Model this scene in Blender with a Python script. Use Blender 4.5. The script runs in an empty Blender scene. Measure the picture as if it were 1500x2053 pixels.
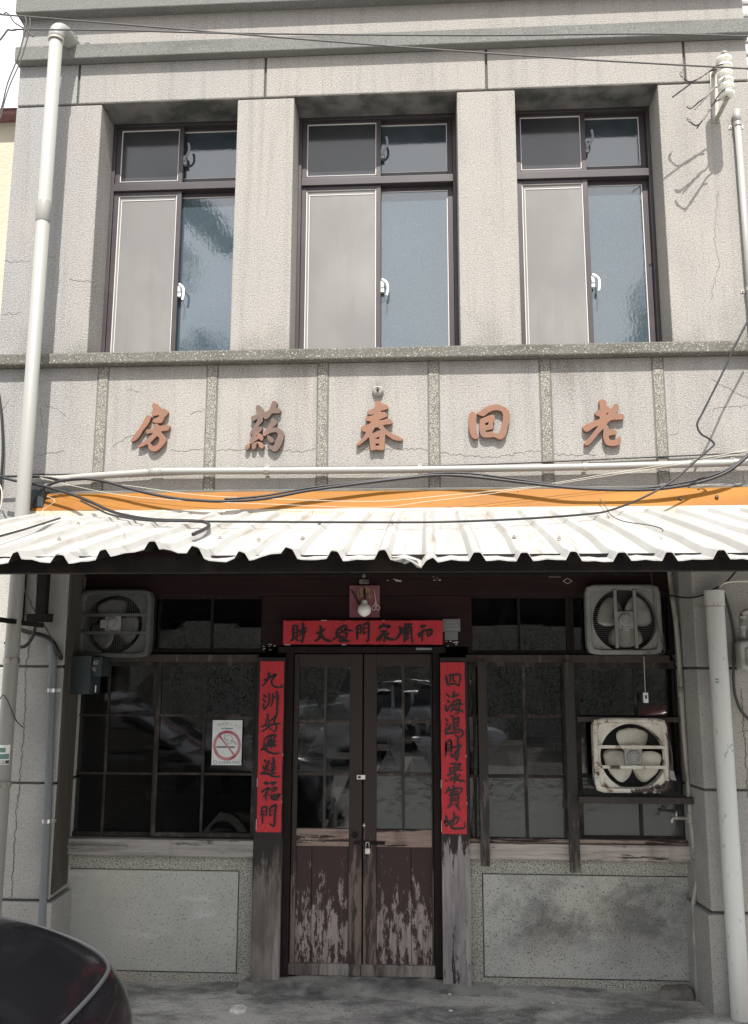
import bpy, bmesh, math, random
from mathutils import Vector, Matrix
rnd = random.Random(7)
S = bpy.context.scene
COL = S.collection
# ---------------------------------------------------------------- camera
F, CAM = 1800.0, Vector((0, -5.0, 1.7))
PT, YW, RL = math.radians(10.062), math.radians(-3.454), math.radians(.137)
fw = Vector((math.sin(YW)*math.cos(PT), math.cos(YW)*math.cos(PT), math.sin(PT)))
rt = Vector((math.cos(YW), -math.sin(YW), 0)); up = rt.cross(fw)
RT = rt*math.cos(RL)+up*math.sin(RL); UP = -rt*math.sin(RL)+up*math.cos(RL)
cd = bpy.data.cameras.new('camera'); cam = bpy.data.objects.new('camera', cd); COL.objects.link(cam)
cd.sensor_fit = 'VERTICAL'; cd.sensor_height = 36; cd.sensor_width = 36; cd.lens = 36*F/2053
cd.clip_start = .05; cd.clip_end = 2000
cam.matrix_world = Matrix(((RT.x, UP.x, -fw.x, CAM.x), (RT.y, UP.y, -fw.y, CAM.y), (RT.z, UP.z, -fw.z, CAM.z), (0, 0, 0, 1)))
S.camera = cam
# ---------------------------------------------------------------- light
SUN_EL, SUN_AZ = math.radians(57), math.radians(5.5)     # azimuth: to the right of straight ahead of the facade
w = bpy.data.worlds.new('World'); S.world = w; w.use_nodes = True
nt = w.node_tree; sky = nt.nodes.new('ShaderNodeTexSky'); sky.sky_type = 'NISHITA'; sky.sun_disc = False
sky.sun_elevation = SUN_EL; sky.sun_rotation = math.pi - SUN_AZ; sky.dust_density = 3.0; sky.air_density = 1.0; sky.ozone_density = 1.0
wtc = nt.nodes.new('ShaderNodeTexCoord'); wmp = nt.nodes.new('ShaderNodeMapping'); wmp.inputs['Scale'].default_value = (1, 1, 2.2); nt.links.new(wtc.outputs['Generated'], wmp.inputs[0])
wno = nt.nodes.new('ShaderNodeTexNoise'); wno.inputs['Scale'].default_value = 1.7; wno.inputs['Detail'].default_value = 6; nt.links.new(wmp.outputs[0], wno.inputs['Vector'])
wmr = nt.nodes.new('ShaderNodeMapRange'); wmr.inputs[1].default_value = .38; wmr.inputs[2].default_value = .60; wmr.inputs[3].default_value = .25; nt.links.new(wno.outputs['Fac'], wmr.inputs[0])
wmx = nt.nodes.new('ShaderNodeMix'); wmx.data_type = 'RGBA'; nt.links.new(wmr.outputs[0], wmx.inputs[0]); nt.links.new(sky.outputs[0], wmx.inputs[6]); wmx.inputs[7].default_value = (7.2, 7.3, 7.5, 1)
nt.links.new(wmx.outputs[2], nt.nodes['Background'].inputs[0]); nt.nodes['Background'].inputs[1].default_value = .11
sl = bpy.data.lights.new('sun', 'SUN'); sl.energy = 3.6; sl.angle = math.radians(.5); sl.color = (1, .962, .905)
so = bpy.data.objects.new('sun', sl); COL.objects.link(so)
sd = Vector((math.sin(SUN_AZ)*math.cos(SUN_EL), -math.cos(SUN_AZ)*math.cos(SUN_EL), math.sin(SUN_EL)))
so.location = (0, -20, 30); so.rotation_euler = sd.to_track_quat('Z', 'Y').to_euler()
S.view_settings.view_transform = 'Standard'; S.view_settings.look = 'None'; S.view_settings.exposure = 1.13; S.view_settings.gamma = 1
try: S.view_settings.use_curve_mapping = False
except Exception: pass
S.cycles.max_bounces = 8; S.cycles.use_denoising = True

# ---------------------------------------------------------------- measuring helpers: a pixel of the photo -> a point on a real plane
def at(px, py, Y=0.0):
    d = fw + RT*((px-750)/F) - UP*((py-1026.5)/F)
    return CAM + d*((Y-CAM.y)/d.y)
def atz(px, py, z=0.0):
    d = fw + RT*((px-750)/F) - UP*((py-1026.5)/F)
    return CAM + d*((z-CAM.z)/d.z)
def X(px, py, Y=0.0): return at(px, py, Y).x
def Z(px, py, Y=0.0): return at(px, py, Y).z
def rect(x0, y0, x1, y1, Y=0.0):
    my, mx = (y0+y1)/2, (x0+x1)/2
    return X(x0, my, Y), X(x1, my, Y), Z(mx, y1, Y), Z(mx, y0, Y)

# ---------------------------------------------------------------- mesh builder
ORG = {}
class MB:
    def __init__(s): s.v = []; s.f = []; s.m = []; s.cur = 0
    def mat(s, i): s.cur = i; return s
    def face(s, idx): s.f.append(tuple(idx)); s.m.append(s.cur)
    def poly(s, pts):
        b = len(s.v); s.v += [Vector(p) for p in pts]; s.face(range(b, b+len(pts))); return s
    def box(s, x0, x1, y0, y1, z0, z1):
        b = len(s.v)
        s.v += [Vector(p) for p in ((x0,y0,z0),(x1,y0,z0),(x1,y1,z0),(x0,y1,z0),(x0,y0,z1),(x1,y0,z1),(x1,y1,z1),(x0,y1,z1))]
        for q in ((0,3,2,1),(4,5,6,7),(0,1,5,4),(1,2,6,5),(2,3,7,6),(3,0,4,7)): s.face([b+i for i in q])
        return s
    def hexa(s, lo, hi):      # two quads (4 pts each) joined
        b = len(s.v); s.v += [Vector(p) for p in list(lo)+list(hi)]
        for q in ((0,3,2,1),(4,5,6,7),(0,1,5,4),(1,2,6,5),(2,3,7,6),(3,0,4,7)): s.face([b+i for i in q])
        return s
    def tube(s, pts, r, n=8, caps=True):
        pts = [Vector(p) for p in pts]; rings = []
        rr = r if isinstance(r, (list, tuple)) else [r]*len(pts)
        t0 = (pts[1]-pts[0]).normalized(); nrm = t0.orthogonal().normalized()
        for i, p in enumerate(pts):
            t = (pts[min(i+1, len(pts)-1)]-pts[max(i-1, 0)])
            t = t.normalized() if t.length > 1e-9 else t0
            nrm = (nrm - t*nrm.dot(t)); nrm = nrm.normalized() if nrm.length > 1e-6 else t.orthogonal().normalized()
            bn = t.cross(nrm); b = len(s.v)
            s.v += [p+(nrm*math.cos(2*math.pi*k/n)+bn*math.sin(2*math.pi*k/n))*rr[i] for k in range(n)]
            rings.append(b)
        for a, b in zip(rings, rings[1:]):
            for k in range(n): s.face((a+k, a+(k+1) % n, b+(k+1) % n, b+k))
        if caps: s.face([rings[0]+k for k in reversed(range(n))]); s.face([rings[-1]+k for k in range(n)])
        return s
    def lathe(s, prof, c, ax=(0, 0, 1), n=24):   # profile (radius, height along ax)
        ax = Vector(ax).normalized(); u = ax.orthogonal().normalized(); v = ax.cross(u); c = Vector(c); rings = []
        for r, h in prof:
            b = len(s.v); s.v += [c+ax*h+(u*math.cos(2*math.pi*k/n)+v*math.sin(2*math.pi*k/n))*max(r, 1e-5) for k in range(n)]; rings.append(b)
        for a, b in zip(rings, rings[1:]):
            for k in range(n): s.face((a+k, a+(k+1) % n, b+(k+1) % n, b+k))
        s.face([rings[0]+k for k in reversed(range(n))]); s.face([rings[-1]+k for k in range(n)])
        return s
    def ribbon(s, pts, ws, y, closed=False):      # flat stroke in the XZ plane at depth y, facing -Y
        n = len(pts); L = []; Rr = []
        for i, (x, z) in enumerate(pts):
            a, b = pts[max(i-1, 0)], pts[min(i+1, n-1)]
            dx, dz = b[0]-a[0], b[1]-a[1]; l = math.hypot(dx, dz) or 1
            wv = ws[i]/2; L.append((x-dz/l*wv, z+dx/l*wv)); Rr.append((x+dz/l*wv, z-dx/l*wv))
        b0 = len(s.v)
        for (lx, lz), (rx, rz) in zip(L, Rr): s.v += [Vector((lx, y, lz)), Vector((rx, y, rz))]
        for i in range(n-1): s.face((b0+2*i, b0+2*i+1, b0+2*i+3, b0+2*i+2))
        return s
    def build(s, name, mats, parent=None, org=None, smooth=False, bevel=0, seg=2, solid=0):
        o0 = ORG.get(parent, Vector(org) if org else Vector((0, 0, 0)))
        me = bpy.data.meshes.new(name); me.from_pydata([v-o0 for v in s.v], [], s.f)
        for m in (mats if isinstance(mats, (list, tuple)) else [mats]): me.materials.append(m)
        me.polygons.foreach_set('material_index', s.m)
        bm = bmesh.new(); bm.from_mesh(me); bmesh.ops.recalc_face_normals(bm, faces=bm.faces); bm.to_mesh(me); bm.free()
        if smooth: me.polygons.foreach_set('use_smooth', [True]*len(me.polygons))
        o = bpy.data.objects.new(name, me); COL.objects.link(o)
        if parent is not None: o.parent = parent
        else: o.location = o0
        ORG[o] = o0
        if solid:
            md = o.modifiers.new('thick', 'SOLIDIFY'); md.thickness = solid; md.offset = 0
        if bevel:
            md = o.modifiers.new('edge', 'BEVEL'); md.width = bevel; md.segments = seg; md.limit_method = 'ANGLE'; md.angle_limit = math.radians(40)
        return o
def tag(o, label, cat, group=None, kind=None):
    if label: o['label'] = label
    if cat: o['category'] = cat
    if group: o['group'] = group
    if kind: o['kind'] = kind
    return o
def thing(name, label, cat, loc, group=None):
    o = bpy.data.objects.new(name, None); COL.objects.link(o); o.location = loc; o.empty_display_size = .1
    ORG[o] = Vector(loc); return tag(o, label, cat, group)
def structure(o): o['kind'] = 'structure'; return o
def copy_tree(src):
    c = src.copy(); COL.objects.link(c); ORG[c] = ORG.get(src, Vector((0, 0, 0)))
    for ch in list(src.children):
        k = copy_tree(ch); k.parent = c
    return c
def smoothpts(p, n=6):
    p = [Vector(q) for q in p]; out = []
    for i in range(len(p)-1):
        a, b, c, d = p[max(i-1, 0)], p[i], p[i+1], p[min(i+2, len(p)-1)]
        for k in range(n):
            t = k/n
            out.append(.5*((2*b)+(c-a)*t+(2*a-5*b+4*c-d)*t*t+(3*b-a-3*c+d)*t**3))
    out.append(p[-1]); return out

# ---------------------------------------------------------------- materials
def M(name, base, rough=.75, metal=0, spec=.5, layers=(), bump=None, ior=None, coat=0):
    m = bpy.data.materials.new(name); m.use_nodes = True; t = m.node_tree; N = t.nodes; L = t.links
    p = N['Principled BSDF']; p.inputs['Roughness'].default_value = rough; p.inputs['Metallic'].default_value = metal
    p.inputs['Specular IOR Level'].default_value = spec
    if ior: p.inputs['IOR'].default_value = ior
    if coat: p.inputs['Coat Weight'].default_value = coat; p.inputs['Coat Roughness'].default_value = .03
    tc = N.new('ShaderNodeTexCoord'); col = None
    def mapped(scale):
        mp = N.new('ShaderNodeMapping'); mp.inputs['Scale'].default_value = scale if isinstance(scale, (tuple, list)) else (scale,)*3
        L.new(tc.outputs['Object'], mp.inputs[0]); return mp.outputs[0]
    def rng(src, lo, hi):
        r = N.new('ShaderNodeMapRange'); r.inputs[1].default_value = lo; r.inputs[2].default_value = hi; L.new(src, r.inputs[0]); return r.outputs[0]
    cur = None
    for ly in layers:
        c, kind, scale, lo, hi = ly[:5]; opt = ly[5] if len(ly) > 5 else {}
        if kind == 'grad': mask = None
        elif kind == 'vor':
            q = N.new('ShaderNodeTexVoronoi'); L.new(mapped(scale), q.inputs['Vector']); q.inputs['Scale'].default_value = 1
            mask = rng(q.outputs['Distance' if not opt.get('cell') else 'Color'], lo, hi)
        elif kind == 'wave':
            q = N.new('ShaderNodeTexWave'); L.new(mapped(scale), q.inputs['Vector']); q.inputs['Scale'].default_value = 1
            q.bands_direction = opt.get('dir', 'X'); q.inputs['Distortion'].default_value = opt.get('dist', 0)
            mask = rng(q.outputs['Fac'], lo, hi)
        else:
            q = N.new('ShaderNodeTexNoise'); L.new(mapped(scale), q.inputs['Vector']); q.inputs['Scale'].default_value = 1
            q.inputs['Detail'].default_value = opt.get('d', 4); q.inputs['Roughness'].default_value = opt.get('r', .55)
            src = q.outputs['Fac']
            for ax, a, b, k in opt.get('add', ()):      # a soft ramp along an object axis shifts the noise (wear with a shape of its own)
                sp = N.new('ShaderNodeSeparateXYZ'); L.new(tc.outputs['Object'], sp.inputs[0])
                g = rng(sp.outputs[ax], a, b); mu = N.new('ShaderNodeMath'); mu.operation = 'MULTIPLY_ADD'
                L.new(g, mu.inputs[0]); mu.inputs[1].default_value = k; L.new(src, mu.inputs[2]); src = mu.outputs[0]
            mask = rng(src, lo, hi)
        for ax, a, b in opt.get('grad', ()):
            sp = N.new('ShaderNodeSeparateXYZ'); L.new(tc.outputs['Object'], sp.inputs[0]); g = rng(sp.outputs[ax], a, b)
            if mask is None: mask = g
            else:
                mu = N.new('ShaderNodeMath'); mu.operation = 'MULTIPLY'; L.new(mask, mu.inputs[0]); L.new(g, mu.inputs[1]); mask = mu.outputs[0]
        if opt.get('a', 1) != 1:
            mu = N.new('ShaderNodeMath'); mu.operation = 'MULTIPLY'; L.new(mask, mu.inputs[0]); mu.inputs[1].default_value = opt['a']; mask = mu.outputs[0]
        mx = N.new('ShaderNodeMix'); mx.data_type = 'RGBA'; L.new(mask, mx.inputs[0])
        if cur is None: mx.inputs[6].default_value = (*base, 1)
        else: L.new(cur, mx.inputs[6])
        mx.inputs[7].default_value = (*c, 1); cur = mx.outputs[2]
    if cur is None: p.inputs['Base Color'].default_value = (*base, 1)
    else: L.new(cur, p.inputs['Base Color'])
    if bump:
        sc, st, dist = bump
        q = N.new('ShaderNodeTexNoise'); L.new(mapped(sc), q.inputs['Vector']); q.inputs['Scale'].default_value = 1; q.inputs['Detail'].default_value = 3
        b = N.new('ShaderNodeBump'); b.inputs['Strength'].default_value = st; b.inputs['Distance'].default_value = dist
        L.new(q.outputs['Fac'], b.inputs['Height']); L.new(b.outputs[0], p.inputs['Normal'])
    return m
def glass(name, tint, trans, ior=1.5, rough=.02, spec=1.0, bump=None):
    m = bpy.data.materials.new(name); m.use_nodes = True; t = m.node_tree; N = t.nodes; L = t.links
    for n in list(N): N.remove(n)
    out = N.new('ShaderNodeOutputMaterial'); fr = N.new('ShaderNodeFresnel'); fr.inputs[0].default_value = ior
    tr = N.new('ShaderNodeBsdfTransparent'); tr.inputs[0].default_value = (trans,)*3+(1,)
    df = N.new('ShaderNodeBsdfDiffuse'); df.inputs[0].default_value = (*tint, 1)
    gl = N.new('ShaderNodeBsdfGlossy'); gl.inputs['Roughness'].default_value = rough
    ad = N.new('ShaderNodeAddShader'); L.new(tr.outputs[0], ad.inputs[0]); L.new(df.outputs[0], ad.inputs[1])
    mx = N.new('ShaderNodeMixShader'); L.new(fr.outputs[0], mx.inputs[0]); L.new(ad.outputs[0], mx.inputs[1]); L.new(gl.outputs[0], mx.inputs[2])
    L.new(mx.outputs[0], out.inputs[0])
    if bump:
        tc = N.new('ShaderNodeTexCoord'); q = N.new('ShaderNodeTexNoise'); q.inputs['Scale'].default_value = bump[0]; L.new(tc.outputs['Object'], q.inputs['Vector'])
        b = N.new('ShaderNodeBump'); b.inputs['Strength'].default_value = bump[1]; b.inputs['Distance'].default_value = bump[2]
        L.new(q.outputs['Fac'], b.inputs['Height']); L.new(b.outputs[0], gl.inputs['Normal']); L.new(b.outputs[0], fr.inputs['Normal'])
    return m

plaster = M('washed_plaster', (0.302, 0.281, 0.253), .95, layers=(
    ((0.234, 0.237, 0.247), 'grad', 1, 0, 1, {'grad': ((0, -1.6, -2.0),), 'a': .75}),
    ((0.259, 0.253, 0.243), 'noise', (1.1, 1, .8), .42, .72, {'d': 5}),
    ((0.321, 0.272, 0.247), 'noise', (2.2, 1, 1.7), .55, .8, {'a': .6}),
    ((0.192, 0.184, 0.173), 'noise', (3, 2, 1.2), .54, .72, {'d': 8, 'a': .55}),
    ((0.177, 0.175, 0.163), 'noise', (16, 4, .7), .50, .74, {'d': 6, 'a': .6, 'grad': ((2, 2.5, 3.0),)}),
    ((0.163, 0.160, 0.148), 'noise', (5, 2, 3), .40, .66, {'d': 8, 'grad': ((2, 3.2, 3.46), (2, 3.5, 3.48)), 'a': .65}),
    ((0.231, 0.175, 0.119), 'noise', (3.4, 2, 2.2), .58, .74, {'d': 6, 'grad': ((2, 2.95, 2.75), (2, 2.5, 2.6)), 'a': .6}),
    ((0.115, 0.116, 0.100), 'noise', (4, 2, 3), .42, .66, {'d': 8, 'grad': ((2, 3.85, 3.56), (2, 3.5, 3.55)), 'a': .7}),
    ((0.142, 0.099, 0.070), 'noise', (12, 3, 2), .36, .60, {'d': 6, 'grad': ((0, -.50, -.42), (0, -.29, -.36), (2, 2.85, 3.35), (2, 3.5, 3.48)), 'a': .6}),
    ((0.132, 0.118, 0.102), 'noise', (10, 3, 1.6), .38, .60, {'d': 6, 'grad': ((0, .95, 1.05), (0, 1.35, 1.2), (2, 3.1, 3.42), (2, 3.5, 3.48)), 'a': .8}),
    ((0.393, 0.374, 0.342), 'noise', 130, .50, .62, {'d': 2, 'a': .7}),
    ((0.077, 0.073, 0.068), 'noise', (115, 115, 125), .555, .65, {'d': 3, 'r': .6, 'a': .58})), bump=(120, .8, .006))
plaster_low = M('washed_plaster_grey', (.40, .39, .36), .95, layers=(
    ((.28, .275, .26), 'noise', (2, 2, 1.5), .4, .7, {'d': 6}),
    ((.42, .40, .35), 'noise', (1.7, 1, 1.2), .52, .75),
    ((.09, .09, .085), 'noise', (75, 75, 70), .66, .68, {'d': 3, 'r': .65, 'a': .8}),
    ((.14, .14, .13), 'noise', 130, .55, .66, {'d': 2, 'a': .7})), bump=(160, .4, .004))
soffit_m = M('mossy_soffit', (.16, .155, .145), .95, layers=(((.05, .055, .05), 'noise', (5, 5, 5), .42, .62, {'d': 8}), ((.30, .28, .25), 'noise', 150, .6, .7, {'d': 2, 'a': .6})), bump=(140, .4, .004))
ledge_m = M('mossy_terrazzo', (.132, .125, .11), .95, layers=(
    ((.085, .083, .064), 'noise', (3, 3, 6), .45, .7, {'d': 7}), ((.07, .075, .06), 'noise', 130, .52, .62, {'d': 2, 'a': .8}),
    ((.36, .35, .31), 'noise', 105, .60, .66, {'d': 2, 'a': .85})), bump=(130, .6, .005))
cornice_m = M('dark_terrazzo', (.155, .155, .145), .95, layers=(
    ((.10, .103, .095), 'noise', (2, 3, 5), .45, .7, {'d': 7}), ((.08, .08, .075), 'noise', 130, .54, .64, {'d': 2, 'a': .7}),
    ((.30, .295, .275), 'noise', 115, .62, .68, {'d': 2, 'a': .6})), bump=(130, .5, .005))
strip_m = M('chip_terrazzo', (.105, .10, .085), .9, layers=(((.36, .34, .295), 'noise', 210, .49, .58, {'d': 2}), ((.17, .16, .14), 'noise', (6, 6, 3), .5, .7, {'a': .4})), bump=(90, .4, .004))
mortar_m = M('grey_mortar', (.15, .147, .13), .95, layers=(((.10, .10, .09), 'noise', 8, .4, .7),))
groove_m = M('dark_groove_mortar', (.10, .10, .095), .95)  # the joints' own dark mortar colour
crack_m = M('crack_dirt', (.13, .115, .095), .95)
rustst_m = M('stain', (.42, .34, .25), .95)
dado_b = M('granite_chip_terrazzo', (.37, .365, .315), .85, layers=(((.05, .05, .05), 'noise', 120, .50, .60, {'d': 2, 'a': .8}), ((.52, .51, .46), 'noise', 105, .60, .68, {'d': 2, 'a': .8}),
    ((.15, .15, .14), 'noise', (4, 4, 3), .5, .72, {'a': .45}), ((.36, .31, .20), 'noise', (1.6, 1, 2.5), .52, .7, {'a': .5})), bump=(80, .3, .003))
dado_p = M('cement_panel', (.44, .44, .405), .85, layers=(
    ((.33, .33, .31), 'noise', (2.4, 2, 2.8), .42, .68, {'d': 8}), ((.47, .43, .34), 'noise', (1.8, 1, 1.7), .55, .8, {'a': .7}),
    ((.12, .12, .115), 'noise', (2.3, 2, 2.6), .45, .62, {'d': 14, 'r': .78, 'a': .85, 'grad': ((2, .12, .3), (2, .8, .55))}),
    ((.06, .06, .055), 'noise', (125, 100, 100), .60, .64, {'d': 2, 'a': .8, 'grad': ()}), ((.06, .06, .055), 'noise', (70, 60, 60), .66, .68, {'d': 3, 'r': .7, 'a': .8}), ((.23, .23, .22), 'noise', 200, .55, .7, {'d': 2, 'a': .5}),
    ((.46, .46, .43), 'noise', (3, 2, 5), .62, .78, {'a': .6})), bump=(120, .25, .003))
dado_l = M('clean_cement_panel', (.43, .43, .39), .85, layers=(
    ((.36, .36, .33), 'noise', (2.4, 2, 2.8), .42, .68, {'d': 8}), ((.46, .43, .36), 'noise', (1.8, 1, 1.7), .55, .8, {'a': .6}),
    ((.55, .56, .56), 'noise', (3, 2, 11), .60, .74, {'d': 7, 'a': .7}),
    ((.07, .07, .065), 'noise', (105, 90, 90), .60, .64, {'d': 3, 'r': .7, 'a': .85, 'grad': ((0, -1.75, -1.3),)}), ((.07, .07, .065), 'noise', (80, 70, 70), .67, .69, {'d': 3, 'r': .7, 'a': .8}),
    ((.25, .25, .235), 'noise', 200, .55, .7, {'d': 2, 'a': .5})), bump=(120, .25, .003))
floor_m = M('worn_concrete', (.50, .49, .46), .9, layers=(
    ((.13, .128, .12), 'noise', (1.4, 2.6, 1), .43, .58, {'d': 12, 'r': .7, 'a': .9}), ((.56, .55, .52), 'noise', (2.3, 3, 1), .56, .72, {'d': 9, 'r': .65, 'a': .8}),
    ((.05, .05, .045), 'noise', (110, 110, 110), .56, .66, {'d': 3, 'a': .7}), ((.60, .59, .56), 'noise', 70, .64, .70, {'d': 2, 'a': .5})), bump=(60, .5, .006))
road_m = M('pale_road', (.34, .335, .32), .95, layers=(((.42, .41, .39), 'noise', (.6, .4, 1), .4, .7, {'d': 6}), ((.15, .15, .145), 'noise', 90, .55, .7, {'a': .5})), bump=(120, .3, .005))
fillet_m = M('patched_cement', (.30, .295, .27), .95, layers=(((.10, .10, .095), 'noise', (3, 4, 6), .45, .62, {'d': 8}), ((.36, .35, .32), 'noise', (4, 5, 4), .56, .7, {'d': 8, 'a': .7})), bump=(35, .6, .01))
frame_m = M('brown_aluminium', (.042, .033, .037), .45, .0, .5, layers=(((.06, .05, .052), 'noise', (3, 3, 8), .45, .7, {'a': .6}),))
gasket_m = M('pale_gasket', (.62, .60, .58), .7)
screen_m = M('pale_screen', (.17, .168, .162), .6, spec=.35, layers=(((.18, .177, .172), 'wave', (330, 1, 330), .3, .7, {'a': .5, 'dir': 'DIAGONAL'}), ((.25, .24, .225), 'noise', (2, 2, 1.4), .4, .7, {'a': .7}), ((.15, .148, .142), 'noise', (9, 3, 1.5), .55, .75, {'d': 6, 'a': .5})))
frost_m = M('blue_frosted_glass', (.050, .072, .086), .04, spec=1.0, ior=1.75, layers=(((.035, .055, .07), 'noise', (1.5, 1, 1.2), .4, .7), ((.12, .16, .19), 'noise', 140, .60, .68, {'d': 1, 'a': .6})), bump=((55, 55, 30), .07, .003))
lintel_shade_m = M('shade_toned_upper_pane', (.035, .036, .04), .12, spec=.7, layers=(((.05, .05, .052), 'noise', (3, 3, 2), .4, .7),))  # upper left panes: the lintel's shade is put into their colour
latch_m = M('white_latch', (.85, .86, .86), .35)
latch_g = M('grey_latch', (.22, .23, .24), .4)
letter_m = M('terracotta_letter', (.215, .105, .064), .75, layers=(((.17, .095, .068), 'noise', (9, 9, 9), .45, .68, {'d': 6}), ((.28, .15, .10), 'noise', (14, 9, 14), .58, .75, {'a': .5})), bump=(60, .15, .002))
letter_old = M('weathered_letter', (.12, .078, .062), .75, layers=(((.22, .115, .078), 'noise', (7, 7, 7), .5, .62, {'d': 6, 'add': ((2, -.08, .08, -.18),)}), ((.17, .11, .09), 'noise', (16, 16, 16), .55, .7, {'a': .5})), bump=(60, .15, .002))
pvc = M('cream_pvc', (.29, .288, .27), .45, layers=(((.28, .275, .245), 'noise', (8, 8, .8), .45, .75, {'d': 6, 'a': .5}), ((.35, .33, .29), 'noise', (30, 30, 8), .66, .74, {'a': .5})))
pvc_low = M('weathered_pvc', (.58, .59, .57), .5, layers=(((.47, .46, .40), 'noise', (6, 6, .9), .45, .7, {'d': 6}), ((.22, .21, .19), 'noise', (40, 40, 14), .66, .72, {'a': .6})))
galv = M('old_galvanised', (.34, .33, .29), .55, .3, layers=(((.17, .15, .12), 'noise', (30, 30, 7), .48, .66, {'d': 6}), ((.55, .53, .49), 'noise', (60, 60, 12), .62, .72, {'a': .6})))
cable_m = M('black_cable', (.014, .014, .016), .5)
wire_m = M('grey_wire', (.065, .062, .06), .6)
string_m = M('pale_cord', (.58, .54, .46), .8)
clip_m = M('dull_metal_clip', (.42, .40, .36), .45, .6, layers=(((.22, .17, .12), 'noise', 60, .55, .7),))
porc = M('white_porcelain', (.74, .73, .66), .3, layers=(((.42, .42, .36), 'noise', (30, 30, 60), .5, .75, {'a': .6}),))
sheet_m = M('white_sheet_metal', (.345, .341, .325), .6, .0, .25, layers=(((.27, .262, .242), 'noise', (14, .5, 1), .48, .70, {'d': 8, 'a': .75}), ((.27, .15, .075), 'noise', (2.6, 1.1, 1), .66, .76, {'d': 8, 'a': .55}), ((.22, .18, .14), 'noise', (34, 1.8, 2), .56, .68, {'d': 6, 'a': .65}), ((.385, .38, .365), 'noise', (7, 4, 1), .5, .7, {'a': .6})), bump=((6, 3, 3), .25, .02))
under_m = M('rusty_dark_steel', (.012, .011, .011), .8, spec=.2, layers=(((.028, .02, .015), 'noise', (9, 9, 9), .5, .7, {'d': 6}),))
orange_m = M('orange_flashing', (.26, .105, .009), .6, spec=.25, layers=(((.20, .075, .012), 'noise', (1.4, 6, 12), .5, .66, {'d': 6, 'a': .7}), ((.35, .155, .018), 'noise', (1.1, 3, 6), .52, .7, {'a': .7})), bump=((3, 6, 6), .2, .02))
flash2_m = M('faded_flashing_lip', (.34, .285, .21), .6, layers=(((.39, .365, .32), 'noise', (3, 6, 6), .42, .6), ((.62, .36, .14), 'noise', (1.3, 5, 5), .58, .7, {'a': .7})))
bolt_m = M('rust_bolt', (.09, .055, .045), .8)
def wood(name, paint, bare, dark, lo, hi, add=(), vs=(26, 26, 2.6), fr=.74, dk=.56):
    return M(name, bare, .85, layers=(
        (tuple(c*.62 for c in bare), 'noise', (60, 60, 3) if vs[2] < vs[0] else (3, 60, 60), .42, .68, {'d': 5}),
        (tuple(min(1, c*1.3) for c in bare), 'noise', (35, 35, 5) if vs[2] < vs[0] else (5, 35, 35), .56, .75, {'a': .6}),
        (dark, 'noise', (5, 5, 1.4), dk, dk+.18, {'d': 8, 'a': .8}),
        (paint, 'noise', vs, lo, hi, {'d': 12, 'r': fr, 'add': add})), bump=((60, 60, 5) if vs[2] < vs[0] else (5, 60, 60), .45, .004))
door_panel_m = wood('peeling_maroon_panel', (.044, .026, .024), (.32, .268, .245), (.15, .115, .10), .47, .495, add=((2, .25, .95, .44), (2, .1, .9, -.235)), vs=(23, 23, 6.5), fr=.80)
door_stile_m = wood('worn_door_wood', (.036, .025, .022), (.17, .125, .105), (.07, .05, .042), .46, .52, add=((2, .5, 1.2, .42), (2, .1, .9, -.10)), vs=(30, 30, 4))
rail_m = wood('peeling_rail', (.030, .014, .014), (.30, .225, .19), (.08, .05, .045), .50, .54, vs=(3, 26, 26))
jamb_m = wood('weathered_jamb', (.022, .018, .017), (.29, .265, .24), (.07, .054, .044), .50, .60, add=((2, .35, .95, .34), (2, .0, .7, -.10)), vs=(9, 9, 1.6), dk=.42)
jamb_v = wood('violet_weathered_jamb', (.028, .018, .02), (.32, .30, .285), (.13, .115, .135), .53, .58, add=((2, .55, .98, .42), (2, .0, .8, -.14)), vs=(22, 22, 4), dk=.43)
sill_m = wood('weathered_sill', (.035, .03, .027), (.31, .295, .27), (.09, .08, .07), .54, .62, vs=(2.5, 20, 16))
sill_w = wood('peeling_pale_sill', (.04, .03, .027), (.43, .385, .355), (.17, .12, .105), .57, .61, vs=(3, 26, 26))
dark_wood = M('dark_old_timber', (.012, .008, .0075), .8, spec=.25, layers=(((.022, .014, .012), 'noise', (30, 30, 4), .45, .7, {'d': 6}), ((.045, .037, .033), 'noise', (14, 14, 5), .62, .76, {'d': 8, 'a': .6})), bump=((50, 50, 6), .3, .003))
maroon_wood = M('maroon_board', (.024, .0095, .0095), .8, spec=.25, layers=(((.015, .0075, .0075), 'noise', (3, 20, 20), .4, .7), ((.16, .13, .12), 'noise', (20, 30, 50), .735, .76, {'d': 5, 'a': .7})))
sash_wood = M('worn_sash_wood', (.030, .024, .021), .8, spec=.25, layers=(((.11, .092, .08), 'noise', (16, 16, 9), .50, .74, {'d': 8, 'a': .85}), ((.012, .010, .009), 'noise', (7, 7, 5), .5, .7, {'a': .7})), bump=((50, 50, 6), .3, .003))
bar_wood = M('worn_bar_wood', (.045, .036, .031), .85, layers=(((.16, .14, .125), 'noise', (26, 26, 4), .55, .74, {'d': 7, 'a': .8}), ((.02, .015, .013), 'noise', (9, 9, 5), .5, .7, {'a': .6})), bump=((50, 50, 6), .3, .003))
post_m = wood('grey_guard_post', (.03, .026, .023), (.19, .175, .155), (.07, .06, .05), .47, .60, add=((2, .35, 1.2, .30), (2, 0, .8, -.1)), vs=(14, 14, 2.2))
pane_clear = glass('old_dark_glass', (.0012, .0015, .002), .75, 1.6, .008, bump=(2.2, .05, .01))
pane_frost = glass('dusty_ribbed_glass', (.055, .06, .058), .2, 1.5, .07, bump=(24, .3, .006))
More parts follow.
